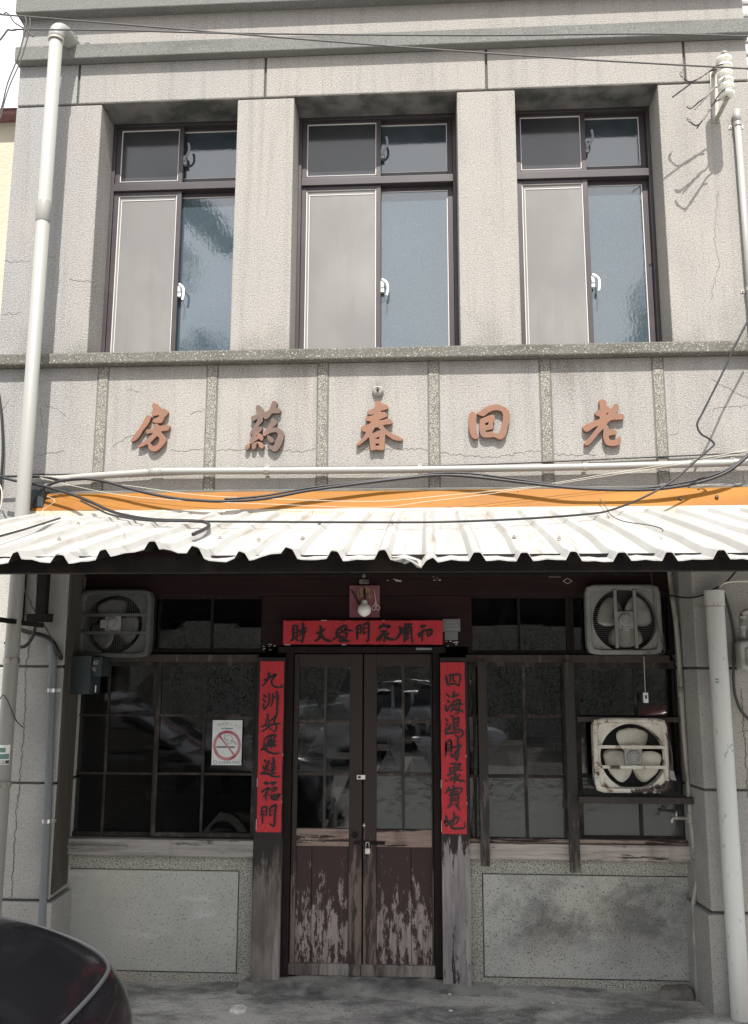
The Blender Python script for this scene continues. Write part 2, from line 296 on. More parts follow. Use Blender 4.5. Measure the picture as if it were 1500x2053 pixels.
red_m = M('red_paper', (.50, .027, .040), .75, bump=((14, 14, 9), .5, .02), layers=(((.42, .023, .034), 'noise', (5, 5, 5), .4, .7), ((.62, .36, .25), 'noise', (150, 150, 150), .735, .75, {'d': 1, 'a': .8})))
ink_m = M('black_ink', (.010, .008, .009), .5)
paper_edge = M('white_paper_backing', (.6, .56, .54), .8)
fan_g = M('shaded_grimy_fan_enamel', (.105, .108, .105), .6, layers=(((.06, .06, .058), 'noise', (6, 6, 6), .42, .68, {'d': 7}),))  # darker fan enamel: awning shade put into the base colour, grime in patches
blade_g = M('shaded_grimy_blade', (.115, .115, .11), .6, layers=(((.06, .058, .052), 'noise', (9, 9, 9), .45, .7, {'d': 5}),))  # blades darkened likewise, shade in the colour plus grime patches
fan_m = M('grey_fan_enamel', (.25, .25, .235), .5, layers=(((.16, .16, .145), 'noise', (6, 6, 6), .42, .68, {'d': 7}), ((.10, .09, .075), 'noise', (40, 40, 40), .64, .70, {'a': .6})))
fan_rust = M('rusting_cream_enamel', (.62, .60, .53), .5, layers=(((.46, .42, .33), 'noise', (9, 9, 9), .45, .7, {'d': 6}), ((.20, .115, .07), 'noise', (17, 17, 17), .55, .66, {'d': 8, 'r': .65}), ((.045, .03, .026), 'noise', (9, 9, 9), .61, .625, {'d': 9, 'r': .65, 'add': ((2, .22, .02, .09),)})))
blade_m = M('dusty_blade', (.24, .235, .21), .45, layers=(((.11, .105, .09), 'noise', (10, 10, 10), .45, .72, {'d': 5}),))
blade_r = M('cream_blade', (.50, .48, .41), .5, layers=(((.30, .27, .21), 'noise', (9, 9, 9), .45, .72, {'d': 5}),))
motor_m = M('motor_case', (.28, .28, .265), .45, layers=(((.2, .19, .17), 'noise', (40, 40, 40), .5, .7),))
dark_m = M('dark_void', (.008, .008, .009), .9)
box_m = M('dark_green_steel', (.022, .034, .036), .55, layers=(((.035, .045, .046), 'noise', (7, 7, 5), .45, .7),))
white_m = M('white_plastic', (.78, .78, .75), .4)
steel_m = M('bright_steel', (.62, .62, .62), .3, .9)
poster_m = M('white_poster', (.66, .68, .66), .6, layers=(((.56, .56, .52), 'noise', (9, 9, 9), .5, .7),))
prred = M('faded_red_print', (.48, .22, .24), .6, layers=(((.37, .06, .09), 'noise', (14, 14, 14), .5, .62),))
prblk = M('black_print', (.045, .055, .055), .6)
prgrey = M('faded_grey_print', (.34, .34, .33), .6)
prblue = M('blue_grey_print', (.16, .21, .25), .6)
plaque_m = M('dusty_rose_card', (.26, .085, .115), .6, layers=(((.18, .06, .08), 'noise', (14, 14, 14), .5, .7),))
straw_m = M('bamboo_comb', (.34, .20, .115), .7, layers=(((.10, .05, .03), 'noise', (90, 9, 40), .5, .62),))
bulb_m = M('glossy_white_bulb', (.92, .91, .86), .12, spec=.8)
car_black = M('black_car_paint', (.006, .006, .0075), .2, 0, .4, coat=.4, layers=(((.014, .014, .014), 'noise', 260, .62, .72, {'d': 1, 'a': .7}),))
car_silver = M('silver_car_paint', (.55, .56, .58), .25, .5, .5, coat=1)
car_red = M('red_car_paint', (.35, .02, .02), .2, 0, .5, coat=1)
car_glass = M('car_glass', (.008, .009, .01), .03, 0, .8)
rubber_m = M('black_rubber', (.015, .015, .015), .75)
trim_m = M('grey_trim', (.10, .105, .11), .35)
chrome_m = M('alloy', (.5, .5, .5), .3, .9)
lamp_m = M('headlamp_lens', (.55, .56, .58), .08, 0, .8)
cream_m = M('cream_stucco', (.50, .45, .355), .9, layers=(((.45, .395, .30), 'noise', (3, 3, 3), .4, .7),), bump=(40, .5, .01))
roofred_m = M('faded_red_roof', (.22, .125, .12), .85, layers=(((.18, .08, .08), 'noise', 9, .4, .7),))
siding_w = M('white_siding', (.72, .72, .70), .6)
siding_g = M('grey_siding_gap', (.33, .32, .33), .8)
signb_m = M('cream_signboard', (.62, .57, .48), .6)
leafA = M('leaf_green', (.045, .085, .022), .6, layers=(((.07, .11, .03), 'noise', 3, .4, .7),))
leafB = M('leaf_dark', (.025, .05, .016), .6)
bark_m = M('bark', (.10, .08, .06), .95, layers=(((.05, .04, .03), 'noise', (12, 12, 3), .4, .6),))
white_wall = M('pale_house_wall', (.45, .44, .41), .9, layers=(((.36, .35, .33), 'noise', 2, .4, .7),))
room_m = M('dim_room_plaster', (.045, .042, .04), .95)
iron_m = M('cast_iron_cover', (.66, .65, .61), .8, layers=(((.44, .43, .40), 'noise', 60, .45, .65),))
debris_m = M('white_scrap', (.7, .69, .66), .8)
brick_m = M('grey_stone', (.20, .18, .16), .95, layers=(((.12, .11, .10), 'noise', 12, .4, .6),))

# ================================================================ SETTING: ground, road, apron
g = MB(); g.poly(((-150, -200, -.01), (150, -200, -.01), (150, 60, -.01), (-150, 60, -.01)))
structure(g.build('ground', M('earth', (.17, .16, .14), .95)))
g = MB(); g.box(-80, 80, -9.5, -2.3, -.3, -.004); structure(g.build('road', road_m))
g = MB(); nx, ny = 60, 26
for j in range(ny+1):
    for i in range(nx+1):
        x = -8+16*i/nx; y = -2.3+2.9*j/ny
        h = .012*math.sin(x*1.7+y*2.1)+.008*math.sin(x*4.1-y*3.3)
        g.v.append(Vector((x, y, h*.6+.006)))
for j in range(ny):
    for i in range(nx):
        a = j*(nx+1)+i; g.face((a, a+1, a+nx+2, a+nx+1))
structure(g.build('pavement', floor_m, smooth=True))

# ================================================================ THE SHOP BUILDING
DW = .30                                   # depth of the recessed shop front behind the facade plane
bld = thing('shop_building', 'old two-storey shophouse of grey beige plaster with a dark timber shop front', 'building', (-.3, 0, 0))
XL, XR = -2.573, 1.955
RV = .22
zs_top, zw_top = 3.552, 5.218
wins = [(X(205, 207), X(478, 197)), (X(585, 194), X(919, 179)), (X(1032, 177), X(1317, 163))]
wins[0] = (X(190, 450), X(469, 450)); wins[1] = (X(585, 450), X(920, 450)); wins[2] = (X(1039, 430), X(1334, 430))
gx = [X(157, 180), X(532, 160), X(975, 140), X(1372, 120)]
GW = .007
wall = MB()
# sign band
wall.box(XL, XR, 0, .45, 2.52, 3.479)
# piers between the windows
px_ = [XL] + [c for ww in wins for c in ww] + [XR]
for i in range(0, 8, 2): wall.box(px_[i], px_[i+1], 0, .45, zs_top-.002, zw_top-2*GW)
# lintel blocks with open joints between
xs = [XL]+gx+[XR]
for a, b in zip(xs, xs[1:]): wall.box(a+(GW if a != XL else 0), b-(GW if b != XR else 0), 0, .45, zw_top, 5.493)
wall.box(XL, XR, 0, .45, 5.5955, 6.02)
# mortar behind the joints
wall.mat(1)
for i in range(0, 8, 2): wall.box(px_[i]+.004, px_[i+1]-.004, .012, .44, zw_top-2*GW, zw_top)
for gx_ in gx: wall.box(gx_-GW, gx_+GW, .012, .44, zw_top+.001, 5.492)
# hairline cracks in the plaster (thin dirt lines)
wall.mat(2)
def crack(pts, wd=.0032, Y=0.0, off=.0012):
    q = []
    for (a, b), (c, d) in zip(pts, pts[1:]):
        n = max(2, int(math.hypot(c-a, d-b)/5))
        for k in range(n): q.append((a+(c-a)*k/n+rnd.uniform(-2.2, 2.2), b+(d-b)*k/n+rnd.uniform(-2.6, 2.6)))
    q.append(pts[-1]); P = [at(x, y, Y-off) for x, y in q]
    wall.ribbon([(p.x, p.z) for p in P], [wd*rnd.uniform(.4, 1.1) for _ in P], Y-off)
for c in ([(50, 935), (78, 912), (105, 908), (130, 905)], [(83, 815), (82, 835), (86, 860)], [(92, 814), (115, 818), (133, 835)], [(345, 903), (500, 902), (570, 902), (600, 906), (640, 898)],
          [(720, 900), (850, 901), (905, 912), (1000, 917), (1060, 905), (1140, 912), (1195, 912)], [(1210, 880), (1217, 920)], [(1425, 760), (1500, 800)], [(1440, 380), (1432, 480), (1442, 530), (1425, 600)],
          [(10, 525), (60, 522)], [(90, 512), (110, 514)], [(140, 560), (185, 565)], [(5, 630), (45, 626)], [(1430, 820), (1500, 812)], [(1310, 880), (1360, 868)], [(0, 830), (20, 800)], [(225, 895), (250, 880), (270, 872)],
          [(1488, 955), (1500, 985)], [(255, 780), (278, 786)], [(380, 830), (410, 820)]): crack(c)
wall_o = wall.build('wall', [plaster, groove_m, crack_m], bld, bevel=.006)
# soffits / reveal linings of the window openings are mossier than the face
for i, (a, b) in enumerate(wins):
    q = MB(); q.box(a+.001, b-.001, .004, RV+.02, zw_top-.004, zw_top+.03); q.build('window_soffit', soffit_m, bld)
# cornices and ledge
c = MB(); c.box(XL-.012, XR+.012, -.057, .3, 5.4945, 5.594); c.build('cornice', cornice_m, bld, bevel=.006)
zb = Z(400, 16, -.075)
c = MB(); c.box(XL-.02, XR+.02, -.078, .3, zb+.02, zb+.13); c.box(XL-.005, XR+.005, -.035, .3, 6.0205, zb+.0195); c.build('parapet_cornice', cornice_m, bld, bevel=.006)
c = MB(); c.box(XL-.07, XR+.2, -.06, .42, 3.4795, zs_top-.003); c.build('sill_ledge', ledge_m, bld, bevel=.008)
# sign band strips
for a in (197, 415, 636, 857, 1080, 1306):
    x0 = X(a, 742); q = MB().mat(1); q.box(x0, x0+.071, -.0025, .02, 2.64, 3.478); q.mat(0); q.box(x0+.009, x0+.062, -.006, .0, 2.645, 3.477); q.build('terrazzo_strip', [strip_m, mortar_m], bld)
q = MB(); q.box(X(70, 985), XR, -.02, .0, 2.50, Z(700, 979, -.02)); q.build('mortar_ledge', mortar_m, bld, bevel=.006)
# wall above parapet cornice & side/back of the house
q = MB(); q.box(XL, XL+.2, .452, 9, -.2, 6.9); q.box(XR-.2, XR, .452, 9, -.2, 6.9); q.box(XL+.2, XR-.2, 8.8, 9, -.2, 6.9); q.box(XL+.2, XR-.2, .46, 8.79, 6.2, 6.4); q.build('side_wall', plaster, bld)
q = MB(); q.box(XL, XR, .0, .45, zb+.131, 6.95); q.build('parapet', plaster, bld)

# ---- upstairs aluminium windows
def up_window(a, b, mpx, i):
    B = RV; zt = Z(755, 362, B); xm = X(mpx[0], mpx[1], B+.02); z0, z1 = zs_top-.003, zw_top-.005
    o = MB(); fwid = .022
    o.box(a, a+fwid, B, B+.09, z0, z1); o.box(b-fwid, b, B, B+.09, z0, z1); o.box(a+fwid, b-fwid, B+.002, B+.09, z1-.02, z1); o.box(a+fwid, b-fwid, B, B+.09, z0, z0+.012)
    o.box(a+fwid, b-fwid, B-.004, B+.09, zt-.022, zt+.028)
    w_ = o.build('window', frame_m, bld, bevel=.003)
    def sash(x0, x1, za, zb_, y, st, bot, top, pm, pn):
        s = MB(); s.box(x0, x0+st, y, y+.026, za, zb_); s.box(x1-st, x1, y, y+.026, za, zb_); s.box(x0+st, x1-st, y+.001, y+.026, za, za+bot); s.box(x0+st, x1-st, y+.001, y+.026, zb_-top, zb_)
        s.build('sash', frame_m, w_, bevel=.002)
        g_ = MB(); e = .005; X0, X1, Z0, Z1 = x0+st, x1-st, za+bot, zb_-top
        g_.box(X0, X0+e, y+.006, y+.02, Z0, Z1); g_.box(X1-e, X1, y+.006, y+.02, Z0, Z1); g_.box(X0+e, X1-e, y+.0065, y+.02, Z0, Z0+e); g_.box(X0+e, X1-e, y+.0065, y+.02, Z1-e, Z1)
        g_.build('gasket', gasket_m, w_)
        p_ = MB(); p_.box(X0+e, X1-e, y+.012, y+.017, Z0+e, Z1-e); p_.build(pn, pm, w_)
        if pn == 'insect_screen':
            t_ = MB(); k = .03; t_.box(X0+e+.012, X1-e-.012, y+.009, y+.0115, Z1-e-k, Z1-e-k+.004); t_.box(X0+e+.012, X0+e+.016, y+.009, y+.0115, Z0+.03, Z1-e-k); t_.build('screen_rim', gasket_m, w_)
    f1 = a+fwid+.001; f2 = b-fwid-.001
    sash(f1, xm+.024, z0+.013, zt-.023, B+.012, .030, .012, .022, screen_m, 'insect_screen')
    sash(xm-.022, f2, z0+.013, zt-.023, B+.046, .034, .055, .026, frost_m, 'glass_pane')
    sash(f1, xm+.024, zt+.029, z1-.021, B+.012, .030, .022, .018, lintel_shade_m, 'shade_toned_pane')
    sash(xm-.022, f2, zt+.029, z1-.021, B+.046, .034, .050, .018, frost_m if 0 else glass_up, 'glass_pane')
    for zc, sc in ((z0+(zt-z0)*.43, 1), (zt+(z1-zt)*.46, .9)):
        l = MB(); x = xm+.03; y = B+.03
        l.box(x-.006, x+.014, y-.012, y+.015, zc-.05*sc, zc+.02*sc)
        P = [(x+.004, y-.014, zc+.03*sc), (x+.02, y-.03, zc+.012), (x+.036, y-.034, zc-.01), (x+.038, y-.034, zc-.05*sc), (x+.032, y-.034, zc-.085*sc)] if sc == 1 else [(x+.004, y-.014, zc-.01), (x+.02, y-.03, zc+.005), (x+.034, y-.034, zc+.03), (x+.036, y-.034, zc+.06), (x+.03, y-.034, zc+.09)]
        l.tube(smoothpts(P, 4), .0075, 8); l.box(x-.004, x+.012, y-.02, y-.013, zc-.02, zc+.008); l.build('latch', latch_m if sc == 1 else latch_g, w_)
    return w_
glass_up = M('dim_blue_glass', (.036, .052, .062), .08, spec=1.0, ior=1.7, bump=(55, .07, .003))
for i, ((a, b), mp) in enumerate(zip(wins, ((352, 520), (756, 520), (1176, 520)))): up_window(a, b, mp, i)
# upstairs room (closes the window openings)
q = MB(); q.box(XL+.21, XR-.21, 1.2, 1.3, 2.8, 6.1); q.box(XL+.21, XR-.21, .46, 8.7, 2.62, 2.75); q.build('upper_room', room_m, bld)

# ---- lower pilasters
def prism(mb, poly, z0, z1):
    n = len(poly); b = len(mb.v); mb.v += [Vector((x, y, z0)) for x, y in poly]+[Vector((x, y, z1)) for x, y in poly]
    mb.face([b+i for i in reversed(range(n))]); mb.face([b+n+i for i in range(n)])
    for i in range(n): mb.face((b+i, b+(i+1) % n, b+n+(i+1) % n, b+n+i))
xlF, xlB = X(113, 1585), X(147, 1585, DW)
xrF, xrB = X(1404, 1450), X(1362, 1500, DW)
zg1, zg2 = Z(70, 1336), Z(70, 1570); zpl = Z(104, 1806)
for nm in (0, 1):
    q = MB(); e = .006
    lv = [-.05, zpl, zg2, zg1, 2.519]
    for k in range(4):
        z0, z1 = lv[k]+(e if k else 0), lv[k+1]-e if k < 3 else lv[k+1]
        o_ = .022 if k == 0 else 0
        if nm == 0: prism(q, [(XL-.1, -o_), (xlF+o_, -o_), (xlB+o_, DW+.1), (XL-.1, DW+.1)], z0, z1)
        else: prism(q, [(xrF-o_, -o_), (XR+.75, -o_), (XR+.75, DW+.1), (xrB-o_, DW+.1)], z0, z1)
    q.mat(1)
    for zz in lv[1:4]:
        if nm == 0: prism(q, [(XL-.09, .008), (xlF-.008, .008), (xlB-.008, DW+.1), (XL-.09, DW+.1)], zz-e, zz+e)
        else: prism(q, [(xrF+.008, .008), (XR+.74, .008), (XR+.74, DW+.1), (xrB+.008, DW+.1)], zz-e, zz+e)
    # cracks
    q.mat(2)
    wall = q
    if nm == 0:
        crack([(60, 1290), (52, 1345), (50, 1430), (45, 1500), (40, 1560), (32, 1640), (28, 1720), (22, 1800)], .006)
        crack([(62, 1200), (58, 1310)], .004)
    else:
        crack([(1487, 1380), (1489, 1440), (1492, 1480), (1497, 1540), (1498, 1600)], .006); crack([(1480, 1470), (1500, 1465)], .004)
    q.build('pilaster', [plaster_low, groove_m, crack_m], bld, bevel=.008)
# square-cut strip of broken plaster at the top of left pilaster is left to the material

q = MB(); e0, e1 = .0, .0
q.hexa([(xlF+.004, .004, zpl+.03), (xlF+.010, .004, zpl+.03), (xlB+.008, DW-.03, zpl+.03), (xlB+.001, DW-.03, zpl+.03)], [(xlF+.004, .004, 2.5), (xlF+.010, .004, 2.5), (xlB+.008, DW-.03, 2.5), (xlB+.001, DW-.03, 2.5)])
q.build('reveal_board', M('brown_reveal_board', (.085, .072, .058), .85, layers=(((.05, .042, .035), 'noise', (12, 12, 2), .42, .68, {'d': 6}),)), bld)
# ---- dado walls under the shop windows
def dado(px0, px1, ytop, pan, ybot, pm):
    x0, x1, z0, z1 = rect(px0, ytop, px1, ybot, DW); z0 = -.03
    a, b, c_, d = rect(*pan, DW)
    q = MB()
    q.box(x0, x1, DW, DW+.2, d, z1); q.box(x0, a, DW, DW+.2, c_, d); q.box(b, x1, DW, DW+.2, c_, d); q.box(x0, x1, DW, DW+.2, z0, c_)
    o = q.build('dado_wall', dado_b, bld)
    r = MB(); r.box(a+.006, b-.006, DW-.002, DW+.18, c_+.006, d-.006); r.build('dado_panel', pm, o, bevel=.003)
    r = MB(); r.box(a-.0, b+.0, DW+.012, DW+.17, c_, d); r.build('panel_joint', groove_m, o)
dado(60, 513, 1712, (60, 1742, 478, 1948), 1975, dado_l)
dado(938, 1460, 1722, (968, 1754, 1440, 1965), 1985, dado_p)

# ---- timber shop front
TY = DW-.02
def board(name, px, m, y0=TY, y1=None, bevel=.004, parent=bld, Yp=None):
    x0, x1, z0, z1 = rect(*px, DW if Yp is None else Yp)
    q = MB(); q.box(x0, x1, y0, y0+.08 if y1 is None else y1, z0, z1); return q.build(name, m, parent, bevel=bevel)
def skew(name, l, r, y0, y1, m, parent=bld, zt=None, zb=None, bevel=.004, Yp=DW):   # board given by its four measured corners (l/r = (xtop, ytop, xbot, ybot))
    xt0, xt1 = X(l[0], l[1], Yp), X(r[0], r[1], Yp); xb0, xb1 = X(l[2], l[3], Yp), X(r[2], r[3], Yp)
    x0, x1 = (xt0+xb0)/2, (xt1+xb1)/2; zt, zb = Z(l[0], l[1], Yp), Z(l[2], l[3], Yp)
    q = MB(); q.box(x0, x1, y0, y1, zb, zt); return q.build(name, m, parent, bevel=bevel)
x0, x1, z0, z1 = rect(120, 1050, 1400, 1194, DW)
q = MB(); q.box(x0, x1, TY+.01, TY+.1, z0, 2.55); q.build('lintel_board', maroon_wood, bld, bevel=.003)
board('lintel_batten', (140, 1150, 1350, 1157), dark_wood, TY-.01, TY+.02)
board('centre_board', (526, 1194.5, 945, 1296), maroon_wood, TY+.012, TY+.1)
def gridwin(name, xe, ye, m, pm, bw=7, outer=10, y=TY, bevel=.003, parent=bld, bot=None):
    """glazed sash: xe/ye = pixel positions of stiles+muntins / rails+muntins; pm(col,row) -> pane material or None"""
    ymid = (ye[0]+ye[-1])/2; xmid = (xe[0]+xe[-1])/2; k = .00297
    xs_ = [X(v, ymid, DW) for v in xe]; zs_ = [Z(xmid, v, DW) for v in ye]
    hw = [(outer if i in (0, len(xe)-1) else bw)*k/2 for i in range(len(xe))]
    hz = [(outer if i in (0, len(ye)-1) else bw)*k/2 for i in range(len(ye))]
    if bot: hz[-1] = bot*k/2
    q = MB()
    for i, v in enumerate(xs_):
        o_ = i in (0, len(xe)-1); q.box(v-hw[i], v+hw[i], y if o_ else y+.006, y+.04 if o_ else y+.03, zs_[-1]-hz[-1], zs_[0]+hz[0])
    for j, v in enumerate(zs_):
        o_ = j in (0, len(ye)-1)
        for i in range(len(xe)-1): q.box(xs_[i]+hw[i], xs_[i+1]-hw[i+1], (y if o_ else y+.006)+.001, y+.04 if o_ else y+.03, v-hz[j], v+hz[j])
    w_ = q.build(name, m, parent, bevel=bevel)
    for j in range(len(ye)-1):
        for i in range(len(xe)-1):
            mm = pm(i, j)
            if mm is None: continue
            p_ = MB(); t = rnd.uniform(-.003, .003); a_, b_, c_, d_ = xs_[i]+hw[i]-.002, xs_[i+1]-hw[i+1]+.002, zs_[j+1]+hz[j+1]-.002, zs_[j]+hz[j]+.002-2*hz[j]
            t2 = rnd.uniform(-.003, .003)
            p_.hexa(((a_, y+.017+t, c_), (b_, y+.017-t, c_), (b_, y+.020-t, c_), (a_, y+.020+t, c_)), ((a_, y+.017+t2, d_), (b_, y+.017-t2, d_), (b_, y+.020-t2, d_), (a_, y+.020+t2, d_)))
            p_.build('pane', mm, w_)
    return w_
clear = lambda i, j: pane_clear
gridwin('transom_window', [306, 424, 528], [1196, 1304], dark_wood, clear, 5, 9, y=TY+.02)
gridwin('transom_window', [942, 1041, 1140], [1194, 1308], dark_wood, clear, 5, 9, y=TY+.02)
gridwin('transom_window', [1146, 1200, 1345], [1194, 1308], dark_wood, clear, 5, 9, y=TY+.02)
gridwin('transom_window', [150, 228, 302], [1196, 1304], dark_wood, clear, 5, 9, y=TY+.02)
board('window_rail', (140, 1312, 520, 1327), bar_wood, TY-.012, TY+.06)
board('window_rail', (934, 1313, 1340, 1328), bar_wood, TY-.012, TY+.06)
lowfrost = lambda i, j: pane_frost if j == 2 else pane_clear
gridwin('shop_window', [148, 211, 311], [1331, 1434, 1551, 1673], sash_wood, clear, 5, 8, y=TY+.024)
gridwin('shop_window', [315, 409, 511], [1331, 1434, 1551, 1673], sash_wood, clear, 5, 8, y=TY-.004)
gridwin('shop_window', [936, 952, 1053, 1134], [1332, 1435, 1556, 1684], sash_wood, lowfrost, 6, 9, y=TY-.002)
gridwin('shop_window', [1158, 1281, 1372], [1332, 1440, 1556, 1686], sash_wood, lowfrost, 6, 16, y=TY+.024)
board('window_sill', (130, 1680, 514, 1713), sill_m, TY-.035, TY+.08)
board('sill_batten', (130, 1690, 262, 1696), sill_m, TY-.05, TY-.036)
board('window_sill', (937, 1690, 1385, 1722), sill_w, TY-.03, TY+.08)
board('sill_lip', (936, 1681, 1385, 1689), rail_m, TY-.012, TY+.06)
# guard posts and bars in front of the right-hand windows
board('guard_post', (959, 1326, 977, 1730), post_m, TY-.075, TY-.04)
board('guard_post', (1132, 1326, 1152, 1742), post_m, TY-.075, TY-.04)
board('guard_bar', (1152.5, 1436, 1372, 1446), bar_wood, TY-.065, TY-.03)
board('guard_bar', (1152.5, 1591, 1378, 1604), bar_wood, TY-.13, TY-.03)
# door case
board('door_jamb', (513, 1318, 569, 1966), jamb_m, TY-.045, TY+.09, bevel=.006)
board('door_jamb', (885, 1318, 941, 1974), jamb_v, TY-.045, TY+.09, bevel=.006)
board('door_post', (569.5, 1300, 584, 1955), dark_wood, TY-.01, TY+.09)
board('door_post', (870, 1300, 884.5, 1958), dark_wood, TY-.01, TY+.09)
board('door_head', (560, 1296.5, 893, 1309), dark_wood, TY-.02, TY+.09)
def door(x0, x1, mx, stiles):
    ys = [1336, 1446, 1552, 1662]; y = TY+.01
    A_ = lambda v: X(v, 1640, DW); Zc = lambda v: Z(725, v, DW)
    xa, xb = A_(x0), A_(x1); sa, sb = A_(stiles[0]), A_(stiles[1]); xm_ = A_(mx); k = .00297
    q = MB(); q.box(xa, sa, y, y+.04, Zc(1953), Zc(1311)); q.box(sb, xb, y, y+.04, Zc(1953), Zc(1311)); q.box(sa, sb, y+.001, y+.04, Zc(1336), Zc(1311))
    leaf = q.build('door_leaf', door_stile_m, bld, bevel=.004)
    q = MB(); q.box(sa, sb, y+.001, y+.04, Zc(1697), Zc(1662)); q.build('lock_rail', rail_m, leaf, bevel=.004)
    q = MB(); q.box(xa-.012, xb-.006 if x0 < 700 else xb+.012, y-.008, y+.042, Zc(1956), Zc(1932)); q.build('bottom_rail', jamb_m, leaf, bevel=.006)
    q = MB(); n = 3; e = .0012
    cuts = [sa, sa+(sb-sa)*(.30 if x0 < 700 else .62), sb]
    for a_, b_ in zip(cuts, cuts[1:]): q.box(a_+e, b_-e, y+.012, y+.03, Zc(1933), Zc(1697))
    q.build('door_panel', door_panel_m, leaf, bevel=.002)
    q = MB(); q.box(xm_-.008, xm_+.008, y+.007, y+.03, Zc(1662), Zc(1336))
    for v in ys[1:3]: q.box(sa, xm_-.008, y+.008, y+.03, Zc(v)-.009, Zc(v)+.009); q.box(xm_+.008, sb, y+.008, y+.03, Zc(v)-.009, Zc(v)+.009)
    q.build('muntin', bar_wood, leaf, bevel=.003)
    for j in range(3):
        for a_, b_ in ((sa, xm_-.008), (xm_+.008, sb)):
            p_ = MB(); t = rnd.uniform(-.003, .003); zt_, zb_ = Zc(ys[j])-(.009 if j else 0), Zc(ys[j+1])+(.009 if j < 2 else 0)
            p_.hexa(((a_, y+.018+t, zb_), (b_, y+.018-t, zb_), (b_, y+.021-t, zb_), (a_, y+.021+t, zb_)), ((a_, y+.018-t, zt_), (b_, y+.018+t, zt_), (b_, y+.021+t, zt_), (a_, y+.021-t, zt_)))
            p_.build('pane', pane_frost if (j == 2 and x0 > 700) else pane_clear, leaf)
    return leaf
dl = door(585.5, 726, 650, (595, 700)); dr = door(729, 869, 809, (755, 866))
p = at(1138, 1165, TY+.01); q = MB()
for k in range(4):
    a0, a1 = k*math.pi/2, (k+1)*math.pi/2; q.tube([(p.x+.026*math.cos(a0), TY+.0085, p.z+.016*math.sin(a0)), (p.x+.026*math.cos(a1), TY+.0085, p.z+.016*math.sin(a1))], .0014, 4)
q.build('chalk_diamond', paper_edge, bld)
p = at(1113, 1154, TY-.01); MB().box(p.x-.034, p.x+.034, TY+.006, TY+.0095, p.z-.010, p.z+.008).build('faded_tag', M('faded_tag', (.10, .085, .085), .8), bld)
p = at(850, 1301, TY-.02); MB().box(p.x-.045, p.x+.045, TY-.023, TY-.0205, p.z-.006, p.z+.006).build('worn_plate', M('worn_plate', (.22, .23, .23), .5), bld)
for a_, b_, c_ in ((880, 1158, .02), (705, 1150, .01), (905, 1290, .022), (537, 1297, .025), (790, 1160, .012), (1395, 1297, .0)):
    if not c_: continue
    q = MB(); rr_ = random.Random(a_)
    for k in range(9):
        p = at(a_+rr_.uniform(-14, 14), b_+rr_.uniform(-6, 6), TY+.011); w_ = rr_.uniform(.002, .008); h_ = rr_.uniform(.001, .003); q.box(p.x-w_, p.x+w_, TY+.008-.0002*k, TY+.0105, p.z-h_, p.z+h_)
    q.build('paint_chip', paper_edge, bld)
# door furniture (parts of the leaves)
p = at(711, 1674, TY); q = MB(); q.lathe([(.0001, 0), (.018, 0), (.019, .004), (.014, .006), (.013, .002), (.0001, .002)], (p.x, TY+.0095, p.z), (0, -1, 0), 20); q.build('lock_hole', dark_m, dl)
a, b = at(710, 1690, TY), at(772, 1690, TY)
q = MB(); q.box(a.x, b.x, TY-.004, TY+.004, a.z-.008, a.z+.008); q.box(X(733, 1690, TY), X(743, 1690, TY), TY-.012, TY-.0045, a.z-.02, a.z+.012); q.build('hasp', under_m, dr, bevel=.002)
p = at(724, 1558, TY); q = MB(); q.box(p.x-.024, p.x+.024, TY-.006, TY+.008, p.z-.012, p.z+.012); q.mat(1); q.box(p.x-.017, p.x-.001, TY-.009, TY-.0065, p.z-.006, p.z+.006); q.build('latch_plate', [white_m, dark_m], dl, bevel=.003)
p = at(730, 1655, TY); q = MB(); q.box(p.x-.008, p.x+.008, TY+.003, TY+.009, p.z-.002, p.z+.002); q.box(p.x-.002, p.x+.002, TY+.0025, TY+.009, p.z-.010, p.z+.010); q.build('screw_plate', steel_m, dr)
# interior
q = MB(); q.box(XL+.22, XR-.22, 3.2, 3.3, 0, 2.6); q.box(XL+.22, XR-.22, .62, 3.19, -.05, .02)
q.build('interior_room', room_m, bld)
q = MB()
for k in range(7): q.box(-1.9+k*.27, -1.9+k*.27+.16+.05*(k % 2), 1.3, 1.5, .9, 1.1+.06*((k*5) % 4))
q.box(-2.1, -.2, 1.2, 1.6, .85, .89); q.box(.3, 1.6, 1.4, 1.6, .0, 1.2)
q.build('shop_shelf', bar_wood, bld)
# cement threshold fillet (lumpy)
q = MB(); n = 60
for i in range(n+1):
    x = X(480, 1960, DW)+(X(1000, 1960, DW)-X(480, 1960, DW))*i/n; r_ = random.Random(i//3)
    t = math.sin(math.pi*i/n)**.35; zt_ = .052*t+.004*math.sin(i*.9); yo = .10+.03*math.sin(i*.37)+.012*math.sin(i*1.3)
    q.v += [Vector((x, DW-.0, zt_)), Vector((x, DW-.05-.02*t, zt_-.004)), Vector((x, DW-yo-.02, zt_*.55)), Vector((x, DW-yo-.10, -.004))]
for i in range(n):
    for k in range(3): a = i*4+k; q.face((a, a+4, a+5, a+1))
q.build('threshold', fillet_m, bld, smooth=True)
q = MB()
x0, x1, z0, z1 = rect(884, 1974, 944, 1992, DW-.05); q.box(x0, x1, DW-.07, DW, -.02, .02); q.build('jamb_footing', fillet_m, bld, bevel=.01)

